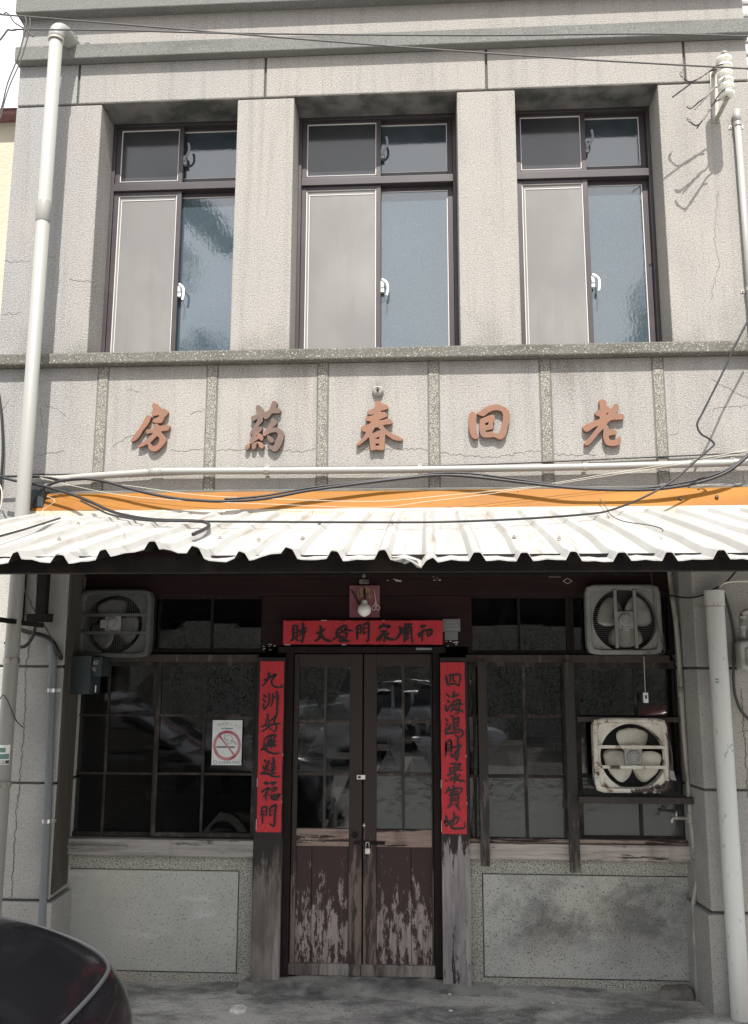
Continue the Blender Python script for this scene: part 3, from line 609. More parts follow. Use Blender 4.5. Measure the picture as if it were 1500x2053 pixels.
# ================================================================ SIGN CHARACTERS
def glyph(name, label, ox, oy, outlines, m):
    """outlines: list of loops in tenths of a 12.5x zoom; first loops are outer, holes share the same spline fill"""
    c0 = at(ox+60, oy+65, -.028); th = .0275
    cu = bpy.data.curves.new(name, 'CURVE'); cu.dimensions = '2D'; cu.fill_mode = 'BOTH'; cu.extrude = th/2; cu.bevel_depth = .0012; cu.bevel_resolution = 1
    for lp in outlines:
        sp = cu.splines.new('POLY'); P = [at(ox+x/1.25, oy+y/1.25, -.028)-c0 for x, y in lp]
        # round the traced corners a little
        Q = []
        for i in range(len(P)):
            a, b, c_ = P[i-1], P[i], P[(i+1) % len(P)]; Q += [b*.72+a*.28*.6+b*.28*.4, b*.72+c_*.28*.6+b*.28*.4]
        sp.points.add(len(Q)-1)
        for k, v in enumerate(Q): sp.points[k].co = (v.x, v.z, 0, 1)
        sp.use_cyclic_u = True
    tmp = bpy.data.objects.new('tmp', cu); COL.objects.link(tmp); dg = bpy.context.evaluated_depsgraph_get()
    me = bpy.data.meshes.new_from_object(tmp.evaluated_get(dg)); bpy.data.objects.remove(tmp); bpy.data.curves.remove(cu)
    me.transform(Matrix.Rotation(math.pi/2, 4, 'X')); me.materials.clear(); me.materials.append(m)
    o = bpy.data.objects.new(name, me); COL.objects.link(o); o.location = (c0.x, -th/2-.0015, c0.z)
    return tag(o, label, 'sign character', 'terracotta characters of the shop sign')
glyph('sign_character', 'terracotta relief character 房, the last of the sign, beside the long downpipe', 250, 790, [
 [(59,53),(64,54),(66,58),(62,70),(55,80),(45,92),(38,105),(30,114),(22,119),(16,119),(15,117),(22,107),(30,96),(40,82),(48,68),(54,56)],
 [(72,23),(76,24),(84,27),(89,33),(92,37),(100,37),(106,41),(109,46),(106,52),(100,58),(96,67),(93,72),(85,73),(76,72),(70,69),(72,65),(80,60),(87,56),(88,53),(82,53),(75,55),(69,53),(67,48),(69,44),(76,41),(71,36),(69,29)],
 [(76,75),(82,75),(86,79),(88,81),(97,79),(109,78),(113,80),(112,87),(109,91),(100,92),(90,94),(94,99),(100,106),(104,114),(103,121),(95,130),(86,139),(77,144),(67,143),(61,137),(59,127),(57,125),(45,131),(36,134),(33,132),(38,127),(48,120),(58,111),(68,102),(73,97),(64,98),(56,100),(53,95),(55,90),(62,89),(71,88),(73,84),(72,77)],
 [(82,104),(87,110),(88,115),(84,125),(77,131),(71,131),(63,123),(70,116)]], letter_m)
glyph('sign_character', 'dirt-darkened terracotta relief character 葯 with two-tone brown strokes', 480, 790, [
 [(43,29),(50,28),(56,33),(59,37),(60,46),(68,45),(75,41),(78,33),(82,22),(85,17),(90,18),(95,22),(93,29),(90,35),(98,35),(104,41),(103,46),(98,48),(88,48),(82,48),(78,53),(74,59),(68,63),(63,63),(61,59),(60,56),(58,62),(59,67),(55,72),(50,78),(46,84),(50,82),(55,82),(58,86),(56,91),(50,96),(47,98),(53,100),(59,106),(60,112),(57,117),(53,116),(49,111),(45,114),(38,119),(30,125),(25,124),(26,117),(29,110),(35,101),(30,103),(27,101),(27,97),(32,89),(39,78),(45,68),(47,62),(41,64),(36,68),(31,65),(29,58),(33,55),(43,53),(44,47),(42,37)],
 [(45,101),(46,103),(42,108),(40,107)],
 [(26,125),(27,128),(25,135),(20,140),(16,139),(14,134),(17,128),(22,125)],
 [(42,120),(50,120),(57,123),(62,129),(60,135),(56,137),(51,133),(48,126),(46,122),(43,124),(42,131),(40,136),(36,139),(32,136),(31,129),(35,123)],
 [(81,62),(86,62),(91,65),(95,69),(93,75),(87,81),(81,86),(90,84),(100,86),(108,92),(112,100),(111,110),(107,122),(102,133),(96,141),(89,145),(82,142),(75,136),(71,128),(72,127),(80,131),(87,130),(90,120),(95,112),(97,104),(96,97),(90,95),(82,96),(72,100),(64,105),(58,104),(60,99),(66,90),(73,80),(79,70)],
 [(71,103),(77,106),(84,111),(87,117),(84,122),(79,122),(73,116),(70,109)]], letter_old)
glyph('sign_character', 'terracotta relief character 春 below the round wall socket', 705, 790, [
 [(59,19),(66,18),(72,20),(76,25),(85,26),(91,31),(92,36),(82,40),(73,42),(72,46),(82,45),(88,49),(90,56),(80,60),(68,65),(68,67),(80,65),(92,61),(99,65),(103,72),(99,75),(88,76),(78,78),(84,87),(95,96),(108,103),(120,108),(129,113),(127,117),(115,117),(104,114),(94,107),(84,100),(84,110),(83,122),(82,138),(78,141),(62,139),(50,142),(47,137),(46,120),(44,107),(36,115),(26,123),(17,129),(12,128),(14,124),(23,116),(31,107),(37,95),(30,94),(25,91),(23,84),(30,80),(45,76),(50,69),(45,68),(38,67),(35,62),(37,58),(45,56),(55,53),(56,50),(48,52),(43,51),(39,46),(42,42),(50,38),(59,35),(60,28)],
 [(58,84),(67,83),(70,87),(75,91),(68,92),(58,97),(50,99),(54,92)], [(70,106),(70,113),(60,113),(59,111)], [(59,124),(70,124),(69,130),(60,130)]], letter_m)
glyph('sign_character', 'terracotta relief character 回 shaped as a loose square inside a square', 925, 790, [
 [(24,46),(29,44),(35,47),(37,52),(36,62),(36,78),(37,92),(40,102),(43,108),(40,112),(33,113),(27,109),(22,98),(19,82),(19,64),(20,51)],
 [(38,49),(48,43),(60,34),(74,28),(88,26),(100,29),(112,35),(120,44),(122,56),(120,70),(115,85),(113,98),(108,108),(100,114),(93,113),(82,107),(70,109),(57,109),(50,105),(46,94),(46,75),(48,63),(56,60),(70,54),(80,52),(84,57),(83,66),(79,73),(80,80),(80,86),(78,88),(61,91),(61,96),(78,94),(82,98),(88,99),(92,100),(97,96),(100,85),(103,75),(105,60),(105,50),(100,43),(90,40),(80,41),(68,46),(60,53),(54,56),(46,53)],
 [(59,73),(70,69),(67,78),(60,79)]], letter_m)
glyph('sign_character', 'terracotta relief character 老, the first of the sign, nearest the dangling wire', 1155, 790, [
 [(59,15),(66,13),(72,15),(76,20),(75,29),(82,33),(87,39),(92,31),(99,23),(105,27),(107,34),(105,40),(100,49),(110,49),(118,51),(121,57),(119,63),(110,64),(95,64),(86,66),(80,71),(76,76),(80,82),(83,90),(92,88),(100,91),(102,96),(99,101),(90,103),(82,104),(82,110),(86,116),(96,116),(105,111),(110,105),(112,112),(112,121),(108,127),(98,130),(85,130),(76,127),(71,119),(68,108),(69,95),(69,86),(62,93),(52,104),(42,117),(34,126),(26,129),(21,126),(22,121),(32,110),(42,99),(50,88),(57,79),(48,82),(40,87),(30,94),(23,94),(18,88),(17,82),(24,77),(36,72),(48,67),(60,63),(60,57),(54,55),(48,52),(48,46),(52,44),(60,39),(60,30),(58,20)],
 [(75,48),(83,46),(77,54)]], letter_m)

# ================================================================ RED SPRING COUPLETS
BY = TY-.049
def brush(mb, strokes, ox, oy, k, y):
    """strokes 'w:x,y x,y ...;...' in tenths of zoom pixels; tapered brush ribbons"""
    n = 0
    for st in strokes.split(';'):
        st = st.strip()
        if not st: continue
        wd, pts = st.split(':'); wd = float(wd); P = [tuple(float(c_) for c_ in q_.split(',')) for q_ in pts.split()]
        V = [at(ox+x*10/k, oy+yy*10/k, y) for x, yy in P]
        V = smoothpts(V, 5) if len(V) > 2 else [V[0].lerp(V[1], t/4) for t in range(5)]
        d0, d1 = (V[0]-V[1]), (V[-1]-V[-2]); wm = wd*10/k*.00286
        V = [V[0]+d0.normalized()*wm*.42]+V+[V[-1]+d1.normalized()*wm*.5]
        m_ = len(V); ws = [wm*(.35+.75*(1-((i/(m_-1)-.35)/.75)**2))*(1+.08*math.sin(i*2.3)) for i in range(m_)]; ws[0] = wm*.25; ws[-1] = wm*.12
        mb.ribbon([(v.x, v.z) for v in V], ws, y-.0004*(n % 14)-.0003); n += 1
def banner(name, label, corners, chars):
    (ax, ay), (bx, by), (cx, cy), (dx, dy) = corners     # tl tr br bl
    q = MB(); N_ = 24; A_ = [at(*p_, BY) for p_ in corners]; horiz = abs(bx-ax) > abs(dy-ay)
    x0 = (A_[0].x+A_[3].x)/2; x1 = (A_[1].x+A_[2].x)/2; z1 = (A_[0].z+A_[1].z)/2; z0 = (A_[2].z+A_[3].z)/2
    q.mat(0)
    r_ = random.Random(len(label))
    for i in range(N_+1):
        t = i/N_; j1, j2 = r_.uniform(-.0015, .0015), r_.uniform(-.0015, .0015); wv = .0016*math.sin(t*17+len(label))
        if horiz: q.v += [Vector((x0+(x1-x0)*t, BY-.001+wv*.3, z0+j1)), Vector((x0+(x1-x0)*t, BY-.001+wv*.3, z1+j2))]
        else: q.v += [Vector((x0+j1, BY-.001+wv*.3, z1+(z0-z1)*t)), Vector((x1+j2, BY-.001+wv*.3, z1+(z0-z1)*t))]
    for i in range(N_): a = 2*i; q.face((a, a+1, a+3, a+2))
    o = q.build(name, red_m, None, org=(x0, BY, z0), solid=.0015)
    tag(o, label, 'banner', 'red paper spring couplets round the door')
    q = MB(); r_ = random.Random(3)
    for ch, ox, oy, k in chars: brush(q, ch, ox, oy, k, BY-.004)
    q.build('brush_writing', ink_m, o)
    q = MB()
    for i in range(5):
        t = r_.random()
        if horiz: xx = x0+(x1-x0)*t; q.box(xx, xx+r_.uniform(.01, .035), BY-.0015, BY+.0015, z0-.004, z0-.0005) if i % 2 else q.box(xx, xx+r_.uniform(.01, .03), BY-.0015, BY+.0015, z1+.0005, z1+.003)
        else: zz = z0+(z1-z0)*t*.7; xx = x0-.003 if i % 2 else x1+.0005; q.box(xx, xx+.0025, BY-.0015, BY+.0015, zz, zz+r_.uniform(.01, .07))
    q.build('torn_edge', paper_edge, o)
    return o
L1, L2 = (500, 1320, 11.4), (500, 1490, 11.4); R1, R2 = (870, 1320, 11.4), (870, 1490, 11.4); H1, H2 = (560, 1235, 8.571), (715, 1235, 8.571)
banner('couplet_banner', 'tall red paper couplet pasted on the jamb beside the no smoking poster, reading 九洲好運進福門', ((522, 1325.5), (570, 1326), (563.5, 1668), (514.5, 1668.5)), [
 ('5:43,34 46,37 41,50 30,63;4.5:34,50 45,45 61,36 57,42 51,52 54,62 63,66 72,66 76,64 72,60', *L1),
 ('4.5:33,84 39,89;4.5:31,93 37,99;4:32,103 34,116 40,110;4:45,80 46,92 43,106 37,113;4:53,80 54,93 52,103 48,110;5.5:63,76 65,92 64,110 63,130;4:55,87 60,90', *L1),
 ('4:42,127 42,137 38,150 46,158 50,164;4:46,142 44,155 36,163 29,167;4:28,156 40,152;4:50,142 57,135 61,132 57,145 62,153 62,160 58,168 53,164;4:46,154 60,150 71,149', *L1),
 ('4:37,182 36,186;5:40,180 50,176 60,176 55,185;6:43,187 56,187;4:42,193 62,190;4:45,198 60,197;4:50,180 50,205;4:34,190 34,200 30,206', *L1),
 ('4:35,2 40,12 38,15;5:27,15 38,13 40,18 52,23 60,24 68,23;4:36,6 60,7;4:42,2 56,1', *L2),
 ('5:36,39 37,43;4:33,52 33,58 42,60;4:26,70 38,63;4.5:27,70 42,70 55,76 70,76;5:45,40 41,50 36,58;3:43,50 43,68;5:55,34 56,45 54,60 52,72;4:50,48 59,45;4:50,56 60,54;4:48,63 60,60;4:48,70 60,68', *L2),
 ('7:35,91 44,92;6:50,91 61,90;5:52,94 56,94;4.5:28,112 38,105 45,103 40,112 32,123;4:38,112 38,130;3:41,115 46,119;4:49,106 60,101 61,106 50,112;4.5:52,118 51,126 62,129 67,120 70,117 56,118;3:58,118 57,128;3:52,123 66,122', *L2),
 ('4.5:28,150 30,165 30,183;4:29,148 38,145 40,152 38,166;3:31,157 39,155;3:25,163 40,164;3:48,147 47,160 47,166 53,162;5:47,150 52,145 58,142 61,143 59,160 58,178 56,189 50,187 46,184;3:47,156 54,153', *L2)])
banner('couplet_banner', 'tall red paper couplet pasted on the jamb beside the guard posts, reading 四海鴻財聚寶地', ((884.5, 1328), (931.5, 1328), (936.5, 1672), (884.5, 1672)), [
 ('5:28,41 31,58 33,62;4:33,60 48,58 55,62 59,62;4.5:35,39 50,37 60,38 60,50 58,63;4:38,42 37,55;4:44,40 45,50 50,53', *R1),
 ('4.5:29,82 37,89;4.5:31,96 36,101;4.5:28,108 29,121 38,107;5:47,77 43,90;4.5:44,88 57,83;4.5:45,100 43,115 38,121;4.5:46,99 57,95 60,98 58,110 55,125 49,127;4:38,108 55,104 67,105;4:45,117 60,119 68,123;3:52,101 50,115', *R1),
 ('4:38,131 43,133;5:28,139 32,144;4.5:28,150 31,154;4:28,175 30,165;5:27,160 28,174;3.5:31,162 40,150;3.5:36,152 38,161 33,163;4.5:44,133 46,150 45,163;4:47,140 55,136 57,138 55,150 48,160;3:48,148 55,146;3:48,155 57,154;4:47,163 60,163 66,168 65,176 58,181 48,175;4:30,172 45,170 58,168', *R1),
 ('4.5:29,190 28,205 28,218;4:29,192 36,187 39,190 40,213', *R1),
 ('4.5:28,-2 28,25;4:40,-4 41,20;3:30,5 40,3;3:30,12 40,10;3:30,18 40,16;4:29,22 26,29;4:38,24 44,31;5:55,-11 56,15 55,30 53,40;4:43,11 62,4;3.5:53,39 43,28;4:54,15 47,27 40,32;4:58,10 63,5', *R2),
 ('4:39,48 50,45;4:37,56 37,70;4:48,48 46,70;3:38,57 47,56;3:38,63 47,62;4:31,74 48,67;4:52,50 60,47 57,55 49,65;4:52,55 58,61 64,62;4:60,72 48,82 40,78;5:50,70 47,80 47,91;4:40,80 37,86;5:28,85 28,87;4.5:49,83 60,86 71,87', *R2),
 ('5:45,97 46,103;4.5:35,101 27,115;4.5:36,108 50,104 64,104 62,112;4:38,113 55,110;4:35,119 60,115;4:44,108 42,120;4:40,120 38,138;4:40,121 55,118 56,130 55,140;3:41,127 53,125;3:41,132 53,130;4.5:42,138 32,147;5:51,139 58,152', *R2),
 ('5:28,166 29,175 24,182 35,177;4.5:27,190 36,182 48,172 55,169 56,175 50,185;4.5:46,158 47,168 45,180 43,190;4.5:39,180 38,188 45,195 60,195 70,193 71,182', *R2)])
banner('couplet_banner', 'wide red paper banner over the double door, reading 和順家門發大財', ((568, 1245.5), (887.5, 1243), (888, 1291), (568, 1293)), [
 ('4:24,18 24,38 20,42;3.5:24,18 31,18 31,38;2.5:25,24 31,23;2.5:25,30 31,29;2.5:25,36 31,35;3:28,39 32,43;4.5:41,13 42,30 40,45;4:35,27 46,21;3:41,28 35,34;3:40,45 36,42;2.5:43,30 47,26', *H1),
 ('4.5:65,30 72,27 78,23;4.5:71,17 72,30 67,40 62,43;4.5:72,33 78,40 88,44', *H1),
 ('4:112,16 102,23 98,30 100,35 92,41;4:116,17 113,24 117,24 126,26;3:104,22 110,27;3:101,30 112,26;3:104,33 104,38 108,36;3:111,30 117,30 114,38;3.5:104,42 108,36 117,44;3:103,44 120,43;3:110,38 110,43', *H1),
 ('4.5:134,18 134,40;3.5:135,18 140,16 140,30;2.5:135,23 140,22;2.5:136,29 140,28', *H1),
 ('3:12,18 12,30 17,27;4:12,16 19,12 21,14 21,30 20,43 17,43;2.5:13,22 18,20', *H2),
 ('4:46,14 47,17;4:41,17 39,22;4:42,18 57,17 53,21;3:42,27 52,26;3.5:50,27 42,33 39,37;4:46,28 49,35 47,44;3:47,32 39,40;3.5:37,38 35,43;3.5:41,38 40,43;3.5:55,30 50,33;4.5:49,36 57,40 65,41', *H2),
 ('4:74,19 76,26 72,36 68,40;3:79,20 79,32;4:84,13 83,30 82,44;3.5:87,15 96,14;3:90,17 88,20;3.5:88,21 87,36;3.5:88,21 94,20 95,36;2.5:89,26 94,25;2.5:89,31 94,30;3.5:89,37 84,42;3.5:94,36 97,46', *H2),
 ('5:111,18 118,17;4.5:106,32 113,28 119,24;3.5:114,24 113,35 113,44;3:112,31 107,37;3.5:121,24 122,34;4:121,25 129,24 129,30 123,35', *H2)])

# ================================================================ NO SMOKING POSTER
PY = TY-.012
x0, x1, z0, z1 = rect(425.5, 1444, 485, 1534, PY)
po = MB().box(x0, x1, PY, PY+.002, z0, z1).build('no_smoking_poster', poster_m, None, org=(x0, PY, z0)); tag(po, 'small white NO SMOKING poster with a red crossed ring stuck on the shop window', 'poster')
pp = lambda x, y: at(410+x/16.667, 1430+y/16.667, PY)
def text(body, c, size, m, parent, y, name='lettering', rot=0, bold=0, sx=1):
    cu = bpy.data.curves.new('t', 'FONT'); cu.body = body; cu.size = size; cu.align_x = 'CENTER'; cu.align_y = 'CENTER'; cu.offset = bold
    o = bpy.data.objects.new('t', cu); COL.objects.link(o); me = bpy.data.meshes.new_from_object(o.evaluated_get(bpy.context.evaluated_depsgraph_get()))
    bpy.data.objects.remove(o); bpy.data.curves.remove(cu)
    me.transform(Matrix.Translation((c[0], y, c[1])) @ Matrix.Rotation(-rot, 4, 'Y') @ Matrix.Rotation(math.pi/2, 4, 'X') @ Matrix.Diagonal((sx, 1, 1, 1)))
    if parent is not None: me.transform(Matrix.Translation(-ORG[parent]))
    me.materials.clear(); me.materials.append(m); o = bpy.data.objects.new(name, me); COL.objects.link(o)
    if parent is not None: o.parent = parent
    return o
c = pp(755, 1075); rr = .00297*(455/16.667)
q = MB(); n = 48; ri, ro = rr*.80, rr
for k in range(n):
    a0, a1 = 2*math.pi*k/n, 2*math.pi*(k+1)/n; Y_ = PY-.0015
    q.poly([(c.x+math.cos(a0)*ri, Y_, c.z+math.sin(a0)*ri*1.04), (c.x+math.cos(a0)*ro, Y_, c.z+math.sin(a0)*ro*1.04), (c.x+math.cos(a1)*ro, Y_, c.z+math.sin(a1)*ro*1.04), (c.x+math.cos(a1)*ri, Y_, c.z+math.sin(a1)*ri*1.04)])
a, b = pp(500, 745), pp(1000, 1400); q.ribbon([(a.x, a.z), (b.x, b.z)], [.011, .011], PY-.0019); q.build('prohibition_ring', prred, po)
q = MB(); a, b = pp(405, 1130), pp(1015, 1130); q.ribbon([(a.x, a.z), (b.x, b.z)], [.0075, .0075], PY-.0009)
for pts in ([(740,780),(790,725),(880,750),(945,830),(930,890),(865,930),(960,925),(1040,980),(1090,1060)], [(720,720),(670,740),(665,800),(700,810),(665,850),(720,885),(790,885),(760,940),(780,1000),(850,1025),(910,1000),(950,950),(1010,985),(1050,1060)]):
    V = smoothpts([pp(*p_) for p_ in pts], 4); q.ribbon([(v.x, v.z) for v in V], [.002]*len(V), PY-.0011)
q.build('cigarette_print', prblk, po)
cc = pp(760, 515); text('NO SMOKING', (cc.x, cc.z), .0105, prblk, po, PY-.001, bold=.0003)
for ch, x, y, ro_ in (('場', 490, 400, .33), ('所', 625, 372, .16), ('禁', 770, 358, 0), ('止', 900, 372, -.16), ('吸', 1050, 412, -.33), ('菸', 1160, 480, -.5)):
    cc = pp(x, y); text(ch, (cc.x, cc.z), .0175, prgrey, po, PY-.001, rot=ro_)
cc = pp(355, 1640); q = MB()
for k in range(20):
    a0, a1 = 2*math.pi*k/20, 2*math.pi*(k+1)/20
    q.poly([(cc.x+math.cos(a0)*.0085, PY-.001, cc.z+math.sin(a0)*.0085), (cc.x+math.cos(a0)*.0115, PY-.001, cc.z+math.sin(a0)*.0115), (cc.x+math.cos(a1)*.0115, PY-.001, cc.z+math.sin(a1)*.0115), (cc.x+math.cos(a1)*.0085, PY-.001, cc.z+math.sin(a1)*.0085)])
r_ = random.Random(5)
for x in (500, 585, 670, 755, 840, 960, 1040, 1120):      # illegible small print
    for k in range(3):
        a = pp(x-20+r_.uniform(-8, 8), 1615+k*26); b = pp(x+36, 1615+k*26+r_.uniform(-6, 6)); q.ribbon([(a.x, a.z), (b.x, b.z)], [.0022, .0022], PY-.001-.0001*k)
    a, b = pp(x+r_.uniform(-10, 25), 1605), pp(x+r_.uniform(-10, 25), 1680); q.ribbon([(a.x, a.z), (b.x, b.z)], [.0018, .0018], PY-.0014)
q.build('small_print', prblue, po)

# ================================================================ CHARM CARD + BULB above the door
x0, x1, z0, z1 = rect(701, 1174, 761.5, 1238, TY)
cy_ = TY-.006
ch = thing('charm_card', 'dusty rose card with a comb, brush and scissors fixed over the door', 'wall charm', (x0, cy_, z0))
MB().box(x0, x1, cy_-.003, cy_+.01, z0, z1).build('card', plaque_m, ch, bevel=.002)
kk = lambda x, y: at(680+x/13.636, 1140+y/13.636, cy_-.006)
q = MB(); P = [(500,760),(500,680),(540,590),(610,520),(700,490),(790,510),(850,580),(890,680),(890,800),(840,830),(800,770),(700,745),(600,780),(560,830)]
b0 = len(q.v); V = [kk(*p_) for p_ in P]
q.v += [Vector((v.x, cy_-.012, v.z)) for v in V]+[Vector((v.x, cy_-.0035, v.z)) for v in V]; n = len(V)
q.face(range(n)); q.face(range(2*n-1, n-1, -1))
for i in range(n): q.face((i, (i+1) % n, n+(i+1) % n, n+i))
q.build('comb', straw_m, ch)
a, b = kk(345, 590), kk(560, 990); MB().tube([a+Vector((0, -.002, 0)), b+Vector((0, -.002, 0))], [.004, .0055], 8).build('brush', M('dark_brush', (.05, .012, .014), .6), ch)
q = MB(); a, b = kk(955, 560), kk(1000, 880); q.tube([a, b], [.0012, .0045], 6)
for s_, cx_ in ((-1, 950), (1, 1060)):
    q.tube([kk(1000, 880), kk(1000+s_*30, 1010)], .004, 6); cc = kk(cx_, 1070)
    q.tube([cc+Vector((math.cos(t*math.pi/8)*.0105, 0, math.sin(t*math.pi/8)*.013)) for t in range(17)], .0028, 6, caps=False)
q.build('scissors', M('pinkish_steel', (.62, .50, .48), .4, .3), ch)
c = kk(710, 1120); by_ = cy_-.055
bu = thing('light_bulb', 'glossy round white bulb with white collar hanging before the rose card', 'bulb', (c.x, by_, c.z))
R_ = .039; prof = [(.0001, -R_*1.08)]+[(R_*math.sin(t*math.pi/14), -R_*math.cos(t*math.pi/14)) for t in range(1, 12)]
MB().lathe(prof+[(.015, R_*.86)], (c.x, by_, c.z-.005), (0, .15, 1), 28).build('globe', bulb_m, bu, smooth=True)
MB().lathe([(.016, .024), (.017, .030), (.0165, .048), (.012, .055), (.0001, .055)], (c.x, by_, c.z-.003), (0, .15, 1), 16).build('collar', white_m, bu, smooth=False)
MB().tube(smoothpts([(c.x, by_+.006, c.z+.05), (c.x, by_+.02, c.z+.09), (c.x-.005, TY-.01, c.z+.13)], 5), .006, 8).build('lamp_stem', cable_m, bu)
p = at(730, 1166, TY-.006)
q = MB(); q.box(p.x-.028, p.x+.028, TY-.008, TY+.012, p.z-.013, p.z+.013); q.lathe([(.0001, 0), (.013, .0), (.012, .008), (.0001, .010)], (p.x-.002, TY-.006, p.z+.034), (0, -1, 0), 14)
hb = q.build('ceramic_junction', M('dirty_ceramic', (.17, .165, .14), .6, layers=(((.05, .05, .045), 'noise', 60, .45, .6),)), None, org=(p.x, TY, p.z), bevel=.003); tag(hb, 'small dirty ceramic junction block above the rose card', 'junction block')
x0, x1, z0, z1 = rect(888, 1241, 923, 1266, TY); q = MB(); q.box(x0, x1, TY-.002, TY+.009, z0, z1)
x0, x1, z2, z3 = rect(892, 1266.5, 918, 1283, TY); q.box(x0, x1, TY-.001, TY+.009, z2, z3); q.mat(1)
for k in range(3): q.box(x0+.002, x1+.01-.01*k, TY-.0032, TY-.0022, z0+.012+k*.02, z0+.015+k*.02)
np_ = q.build('notice_label', [M('grey_notice', (.17, .18, .18), .6), prgrey], None, org=(x0, TY, z2)); tag(np_, 'two small grey notices pasted at the end of the wide red banner', 'notice')

# ================================================================ EXHAUST FANS
def fan(label, px, cpx, rpx, vertical, ang, hm, bm_, grille, y=TY):
    x0, x1, z0, z1 = rect(*px, y-.07); c = at(cpx[0], cpx[1], y-.05); r = rpx*.00288
    t = thing('exhaust_fan', label, 'exhaust fan', (c.x, y-.05, z0), 'exhaust fans in the shop front')
    # housing: plate with a round hole, raised rounded rim
    q = MB(); n = 48; yf = y-.055
    def sq(a, s):       # point on rounded square boundary by angle
        hx, hz = (x1-x0)/2-s, (z1-z0)/2-s; mx, mz = (x0+x1)/2, (z0+z1)/2
        ca, sa_ = math.cos(a), math.sin(a); p_ = 12
        k = (abs(ca)**p_+abs(sa_)**p_)**(-1/p_); return mx+hx*ca*k, mz+hz*sa_*k
    loops = []
    for kind in range(7):
        L_ = []
        for i in range(n):
            a = 2*math.pi*i/n
            if kind == 0: x, z = sq(a, 0); yy = y-.002
            elif kind == 1: x, z = sq(a, 0); yy = yf-.012
            elif kind == 2: x, z = sq(a, .008); yy = yf-.018
            elif kind == 3: x, z = sq(a, .022); yy = yf-.018
            elif kind == 4: x, z = sq(a, .030); yy = yf
            elif kind == 5: x, z = c.x+r*math.cos(a), c.z+r*math.sin(a); yy = yf
            else: x, z = c.x+r*.97*math.cos(a), c.z+r*.97*math.sin(a); yy = y-.004
            L_.append(len(q.v)); q.v.append(Vector((x, yy, z)))
        loops.append(L_)
    for A_, B_ in zip(loops, loops[1:]):
        for i in range(n): q.face((A_[i], A_[(i+1) % n], B_[(i+1) % n], B_[i]))
    q.build('housing', hm, t)
    q = MB(); q.lathe([(.0001, 0), (r*.975, 0), (r*.975, .003), (.0001, .003)], (c.x, y-.001, c.z), (0, -1, 0), 32); q.build('dark_backing', dark_m, t)
    if grille:
        q = MB(); m_ = 15
        for i in range(-m_, m_+1):
            d = r*.96*i/(m_+.5); h = math.sqrt(max(0, (r*.95)**2-d*d))
            if h < .01: continue
            P = [(c.x-h, y-.012, c.z+d), (c.x+h, y-.012, c.z+d)] if vertical else [(c.x+d, y-.012, c.z-h), (c.x+d, y-.012, c.z+h)]
            q.tube(P, .0013, 5)
        q.build('grille', M('grille_wire', (.20, .20, .185), .5, .4), t)
    for k in range(3):
        a = math.radians(ang+120*k); q = MB(); nu, nv = 9, 9; u = Vector((math.cos(a), 0, math.sin(a))); v = Vector((-math.sin(a), 0, math.cos(a)))
        for i in range(nu):
            s_ = i/(nu-1); rad = r*(.16+.70*s_); half = r*(.17+.34*math.sin(math.pi*min(1, s_*.62+.1)))*(1 if s_ < .75 else math.sqrt(max(0.02, 1-((s_-.75)/.26)**2)))
            for j in range(nv):
                e_ = (j/(nv-1)-.5)*2; tw = .30-.1*s_
                q.v.append(Vector((c.x, y-.034, c.z))+u*rad+v*(half*e_)+Vector((0, -1, 0))*(half*e_*tw+.010*(1-e_*e_)))
        for i in range(nu-1):
            for j in range(nv-1): a_ = i*nv+j; q.face((a_, a_+1, a_+nv+1, a_+nv))
        q.build('blade', bm_, t, smooth=True, solid=.002)
    q = MB(); q.lathe([(.0001, 0), (r*.27, 0), (r*.28, .01), (r*.28, .03), (r*.22, .036), (r*.20, .05), (r*.19, .054), (.0001, .056)], (c.x, y-.028, c.z), (0, -1, 0), 24)
    q.box(c.x-r*.27, c.x+r*.27, y-.068, y-.05, c.z-r*.27, c.z+r*.27)
    q.build('motor', motor_m, t, bevel=.006)
    q = MB()
    for i in range(10):
        a_ = 2*math.pi*i/10; q.box(c.x+r*.13*math.cos(a_)-.002, c.x+r*.13*math.cos(a_)+.002, y-.0855, y-.0835, c.z+r*.13*math.sin(a_)-.002, c.z+r*.13*math.sin(a_)+.002)
    q.build('vent_slot', dark_m, t)
    if vertical: MB().box(c.x-r*.11, c.x+r*.11, y-.074, y-.05, c.z-r*.34, c.z-r*.2).build('terminal_box', motor_m, t, bevel=.003)
    elif grille: MB().box(c.x-r*.42, c.x-r*.2, y-.074, y-.05, c.z-r*.14, c.z+r*.14).build('terminal_box', motor_m, t, bevel=.003)
    for s_ in (-1, 1):
        q = MB(); d = s_*r*.30; w_ = .0085
        if vertical:
            q.box(c.x+d-w_, c.x+d+w_, y-.078, y-.070, z0+.035, z1-.03); q.box(c.x+d-w_, c.x+d+w_, y-.0695, yf-.002, z1-.04, z1-.03); q.box(c.x+d-w_, c.x+d+w_, y-.0695, yf-.002, z0+.035, z0+.045)
            q.box(c.x+d-.004, c.x+d+.004, y-.0795, y-.0785, c.z-.004, c.z+.004)
        else:
            q.box(x0+.02, x1-.012, y-.078, y-.070, c.z+d-w_, c.z+d+w_); q.box(c.x-.011, c.x+.011, y-.081, y-.0785, c.z+d-w_-.003, c.z+d+w_+.003)
            q.box(x1-.022, x1-.012, y-.0695, yf-.002, c.z+d-w_, c.z+d+w_); q.box(x0+.02, x0+.03, y-.0695, yf-.002, c.z+d-w_, c.z+d+w_)
        q.build('support_bar', hm, t, bevel=.002)
    q = MB()
    for xx in (x0+.011, x1-.011):
        for zz in (.2, .8): q.lathe([(.004, 0), (.003, .003), (.0001, .004)], (xx, yf-.0175, z0+(z1-z0)*zz), (0, -1, 0), 8)
